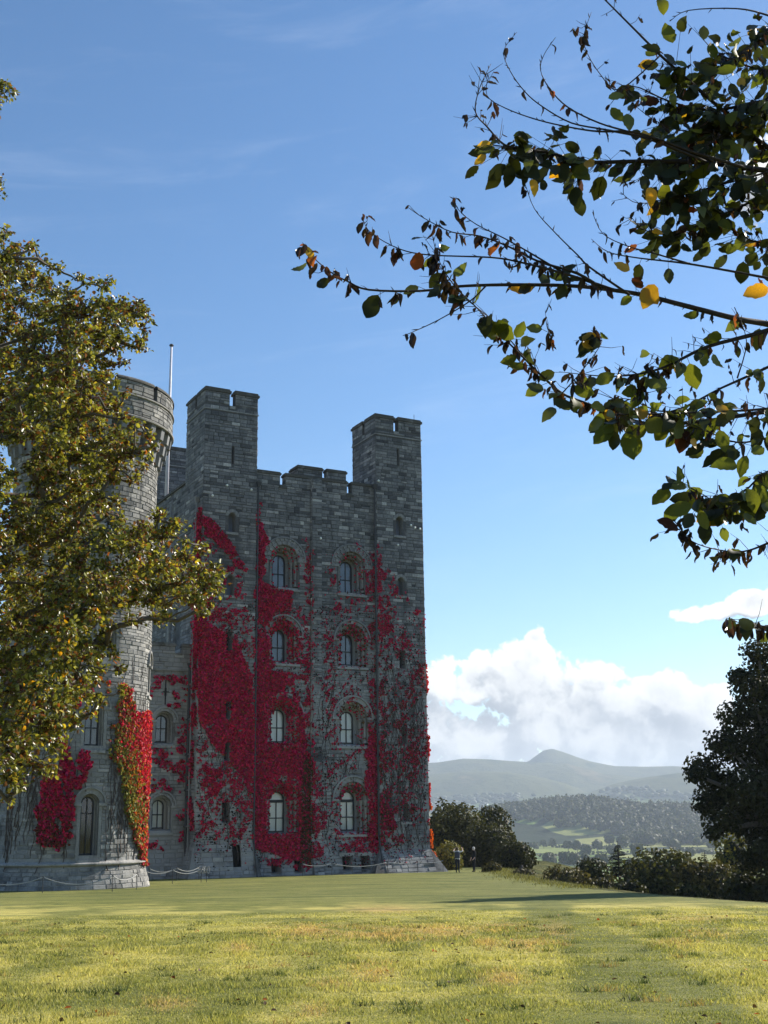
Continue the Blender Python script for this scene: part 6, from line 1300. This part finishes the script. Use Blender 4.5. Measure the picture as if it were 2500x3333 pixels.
    spot(1020, 838, 4.0, (-.55, 0, .8), .055, 'yellow'); spot(1015, 815, 4.0, (.9, 0, -.5), .03, 'rust', True); spot(1000, 800, 4.0, (-.9, 0, .0), .028, 'rust', True); spot(1085, 895, 4.0, (.7, 0, -.6), .045, 'brown', True); spot(1365, 820, 4.1, (-.25, 0, -1), .085, 'rust'); spot(1300, 815, 4.1, (-.3, 0, -1), .07, 'brown', True); spot(1183, 722, 4.1, (-.1, 0, 1), .035, 'brown', True)
    for (px, py, ax, L, kd) in [(1850, 890, (-1, 0, -.25), .085, 'green'), (1760, 890, (.4, 0, -.9), .07, 'olive'), (1840, 925, (-.4, 0, -.8), .08, 'olive'), (2130, 925, (-.5, 0, -1), .115, 'yellow'), (2110, 930, (.3, 0, -1), .09, 'yellow'), (2050, 880, (-1, 0, .5), .07, 'yellow'), (2500, 935, (-1, 0, -.4), .11, 'yellow'), (2115, 610, (.0, 0, -1), .085, 'yellow'), (2290, 1390, (-.7, 0, -.6), .115, 'green'), (2230, 1395, (-.3, 0, -1), .105, 'brown'), (2340, 1400, (.2, 0, -1), .09, 'green'), (1940, 1250, (.6, 0, .35), .085, 'green'), (2150, 1285, (.1, 0, 1), .08, 'green'), (1960, 1345, (-.4, 0, -.8), .085, 'green'), (2000, 1330, (1, 0, -.5), .09, 'olive'), (1770, 1270, (-.6, 0, .2), .07, 'olive'), (1800, 1300, (.9, 0, -.4), .08, 'olive'), (1810, 1330, (-.8, 0, -.7), .075, 'olive'), (2400, 1520, (-1, 0, .1), .10, 'green'), (2250, 1640, (-.8, 0, -.4), .095, 'green'), (2235, 1585, (-1, 0, .0), .07, 'green'), (2280, 1660, (.2, 0, -1), .08, 'green'), (2430, 1590, (.3, 0, -1), .10, 'green'), (2160, 50, (-.1, 0, 1), .09, 'green'), (2190, 140, (-.3, 0, 1), .1, 'green'), (2290, 130, (.1, 0, 1), .07, 'olive'), (2150, 160, (-1, 0, .1), .08, 'olive'), (2340, 230, (-1, 0, .2), .11, 'olive'), (2330, 240, (.9, 0, .3), .09, 'green'), (1980, 320, (.8, 0, .2), .07, 'green'), (1990, 350, (.5, 0, -.8), .08, 'green'), (2040, 370, (.1, 0, -1), .08, 'green')]: spot(px, py, 4.15 + random.uniform(0, .3), ax, L, kd)
    random.shuffle(cand)
    def key(c): q = np.array(c[0] + c[1]) + o0; a, b = project(q); inside = -40 < a < 2540 and -40 < b < 3333; return (0 if inside else 1, -c[4] / q[1])
    cand.sort(key=key); print('near leaves', len(cand)); st = MB(); Vs, Fs, Cs = [], [], []; kc = {'green': (.085, .105, .022), 'olive': (.024, .031, .010), 'yellow': (.42, .26, .025), 'brown': (.040, .018, .010), 'rust': (.2, .06, .012), 'dead': (.018, .012, .009)}; cntv = 0
    for i, (p, off, ax, nn, L, kd, dead) in enumerate(cand):
        if off.length > .012: st.tube([p, p + off], [.0012, .0009], 4, False)
        q = p + off
        if i < 300: leaf_obj(root, q, ax, nn, L, kd, dead)
        else:
            me = dead_leaf(i % 6) if dead else unit_leaf(i % 6); A = ax.normalized(); S = A.cross(nn); S.normalize(); N = S.cross(A)
            co = np.empty(len(me.vertices) * 3, np.float32); me.vertices.foreach_get('co', co); co = co.reshape(-1, 3) * L; V = np.array(q) + co[:, :1] * np.array(S) + co[:, 1:2] * np.array(A) + co[:, 2:] * np.array(N); F_ = np.array([p_.vertices[:] for p_ in me.polygons]); Vs.append(V); Fs.append(F_ + cntv); cntv += len(V); Cs.append(np.tile(np.array(kc[kd]) * random.uniform(.7, 1.3), (len(V), 1)))
    if Vs: np_mesh('leaves', np.concatenate(Vs), np.concatenate(Fs), M['beech'], np.concatenate(Cs), root, 'stuff', True)
    if st.v: st.build('leaf_stalk', M['twig'], root, kind='stuff')
near_branch()

# ------------------------------------------------------------------ grass blades and fallen leaves on the near lawn
def grass():
    n = 420000; Y = 7.5 + 30 * RNG.random(n) ** 2.1; X = RNG.uniform(-1, 1, n) * (.345 * Y + .5); ok = edge_s(X, Y) < -.2; X, Y = X[ok], Y[ok]; n = len(X); st, mo, dr = lawn_maps(X, Y); cl = fbm(X * 1.7, Y * 1.7, 55, 3); h = (.014 + .052 * sst(cl, .38, .75) * RNG.random(n)) * (1 - .6 * mo) * (1 + .5 * st) * np.clip(Y / 12, .8, 1.3) * (1 - .6 * sst(Y, 24, 37)); Z = ground_z(X, Y)
    a = RNG.uniform(0, 6.28, n); w = (.003 + .0025 * RNG.random(n)) * np.clip(Y / 9, 1, 3.5); dx, dy = np.cos(a) * w, np.sin(a) * w; lean = RNG.normal(0, .5, (n, 2)) * h[:, None]
    V = np.stack([np.stack([X - dx, Y - dy, Z - .004], -1), np.stack([X + dx, Y + dy, Z - .004], -1), np.stack([X + lean[:, 0], Y + lean[:, 1], Z + h], -1)], 1).reshape(-1, 3); t = np.clip(dr + .35 * RNG.normal(0, 1, n), 0, 1)[:, None]; g1 = np.array([.18, .195, .055]); g2 = np.array([.54, .48, .16]); C = g1 * (1 - t) + g2 * t; s_ = (st * .9 > RNG.random(n)); C[s_] = np.array([.55, .40, .17]) * RNG.uniform(.6, 1.2, (s_.sum(), 1)); C *= RNG.uniform(.65, 1.3, (n, 1))
    o = np_mesh('grass', V, np.arange(n * 3).reshape(-1, 3), M['grassblade'], np.repeat(C, 3, 0), None, 'stuff'); tag(o, 'blades of rough yellow-green autumn grass on the near lawn')
    # taller dark tussocks missed by the mower
    tn = 190; tY = 8 + 26 * RNG.random(tn) ** 1.4; tX = RNG.uniform(-1, 1, tn) * .34 * tY; m = 34; Y = np.repeat(tY, m) + RNG.normal(0, .05, tn * m); X = np.repeat(tX, m) + RNG.normal(0, .09, tn * m); n = len(X); h = RNG.uniform(.04, .12, n); Z = ground_z(X, Y); a = RNG.uniform(0, 6.28, n); w = RNG.uniform(.004, .008, n); dx, dy = np.cos(a) * w, np.sin(a) * w; lean = RNG.normal(0, .5, (n, 2)) * h[:, None]
    V = np.stack([np.stack([X - dx, Y - dy, Z - .004], -1), np.stack([X + dx, Y + dy, Z - .004], -1), np.stack([X + lean[:, 0], Y + lean[:, 1], Z + h], -1)], 1).reshape(-1, 3); C = np.repeat(np.where((RNG.random(tn) < .7)[:, None], np.array([[.05, .075, .02]]), np.array([[.30, .21, .08]])), m, 0) * RNG.uniform(.6, 1.4, (n, 1)); o = np_mesh('grass', V, np.arange(n * 3).reshape(-1, 3), M['grassblade'], np.repeat(C, 3, 0), None, 'stuff'); tag(o, 'darker tufts of coarse grass dotted over the near lawn')
    n = 230; Y = 8 + 26 * RNG.random(n) ** 1.5; X = RNG.uniform(-1, 1, n) * .34 * Y; P = np.stack([X, Y, ground_z(X, Y) + .035], -1); A = RNG.normal(0, 1, (n, 3)) * np.array([1, 1, .3]); N = np.array([0, 0, 1.0]) + RNG.normal(0, .5, (n, 3)); L = RNG.uniform(.04, .085, n); C = np.where((RNG.random(n) < .25)[:, None], np.array([[.40, .10, .02]]), np.array([[.07, .038, .018]])) * RNG.uniform(.6, 1.3, (n, 1)); V, Fc, Cc = leaves_np(P, A, N, L, L * .65, C); o = np_mesh('fallen_leaves', V, Fc, M['foliage'], Cc, None, 'stuff'); tag(o, 'brown and russet fallen leaves scattered on the lawn')
    # rough uncut fringe where the lawn tips over the edge
    n = 3200; Y = RNG.uniform(58, 97, n); X = np.interp(Y, EDGE[:, 1], EDGE[:, 0]) + RNG.normal(.5, .7, n); Z = ground_z(X, Y); h = RNG.uniform(.05, .2, n); a = RNG.uniform(0, 6.28, n); w = RNG.uniform(.012, .03, n); dx, dy = np.cos(a) * w, np.sin(a) * w; lean = RNG.normal(0, .35, (n, 2)) * h[:, None]
    V = np.stack([np.stack([X - dx, Y - dy, Z - .02], -1), np.stack([X + dx, Y + dy, Z - .02], -1), np.stack([X + lean[:, 0], Y + lean[:, 1], Z + h], -1)], 1).reshape(-1, 3); C = np.array([[.15, .145, .05]]) * RNG.uniform(.5, 1.4, (n, 1)); o = np_mesh('grass', V, np.arange(n * 3).reshape(-1, 3), M['grassblade'], np.repeat(C, 3, 0), None, 'stuff'); tag(o, 'uncut straw-coloured grass fringe along the lawn edge')
grass()

# ------------------------------------------------------------------ valley air
HAZE = 1.0e-4
def haze():
    zt = 405.0; mb = MB(); mb.box(-9400, 9400, -9400, 9400, -62, zt); m, g, o = mat('haze_air'); v = g.node('ShaderNodeVolumePrincipled'); v.inputs['Density'].default_value = HAZE; v.inputs['Color'].default_value = (.70, .80, .96, 1); v.inputs['Anisotropy'].default_value = .1; g.l.new(v.outputs[0], o.inputs['Volume']); b = mb.build('haze', m); b['kind'] = 'stuff'
haze()
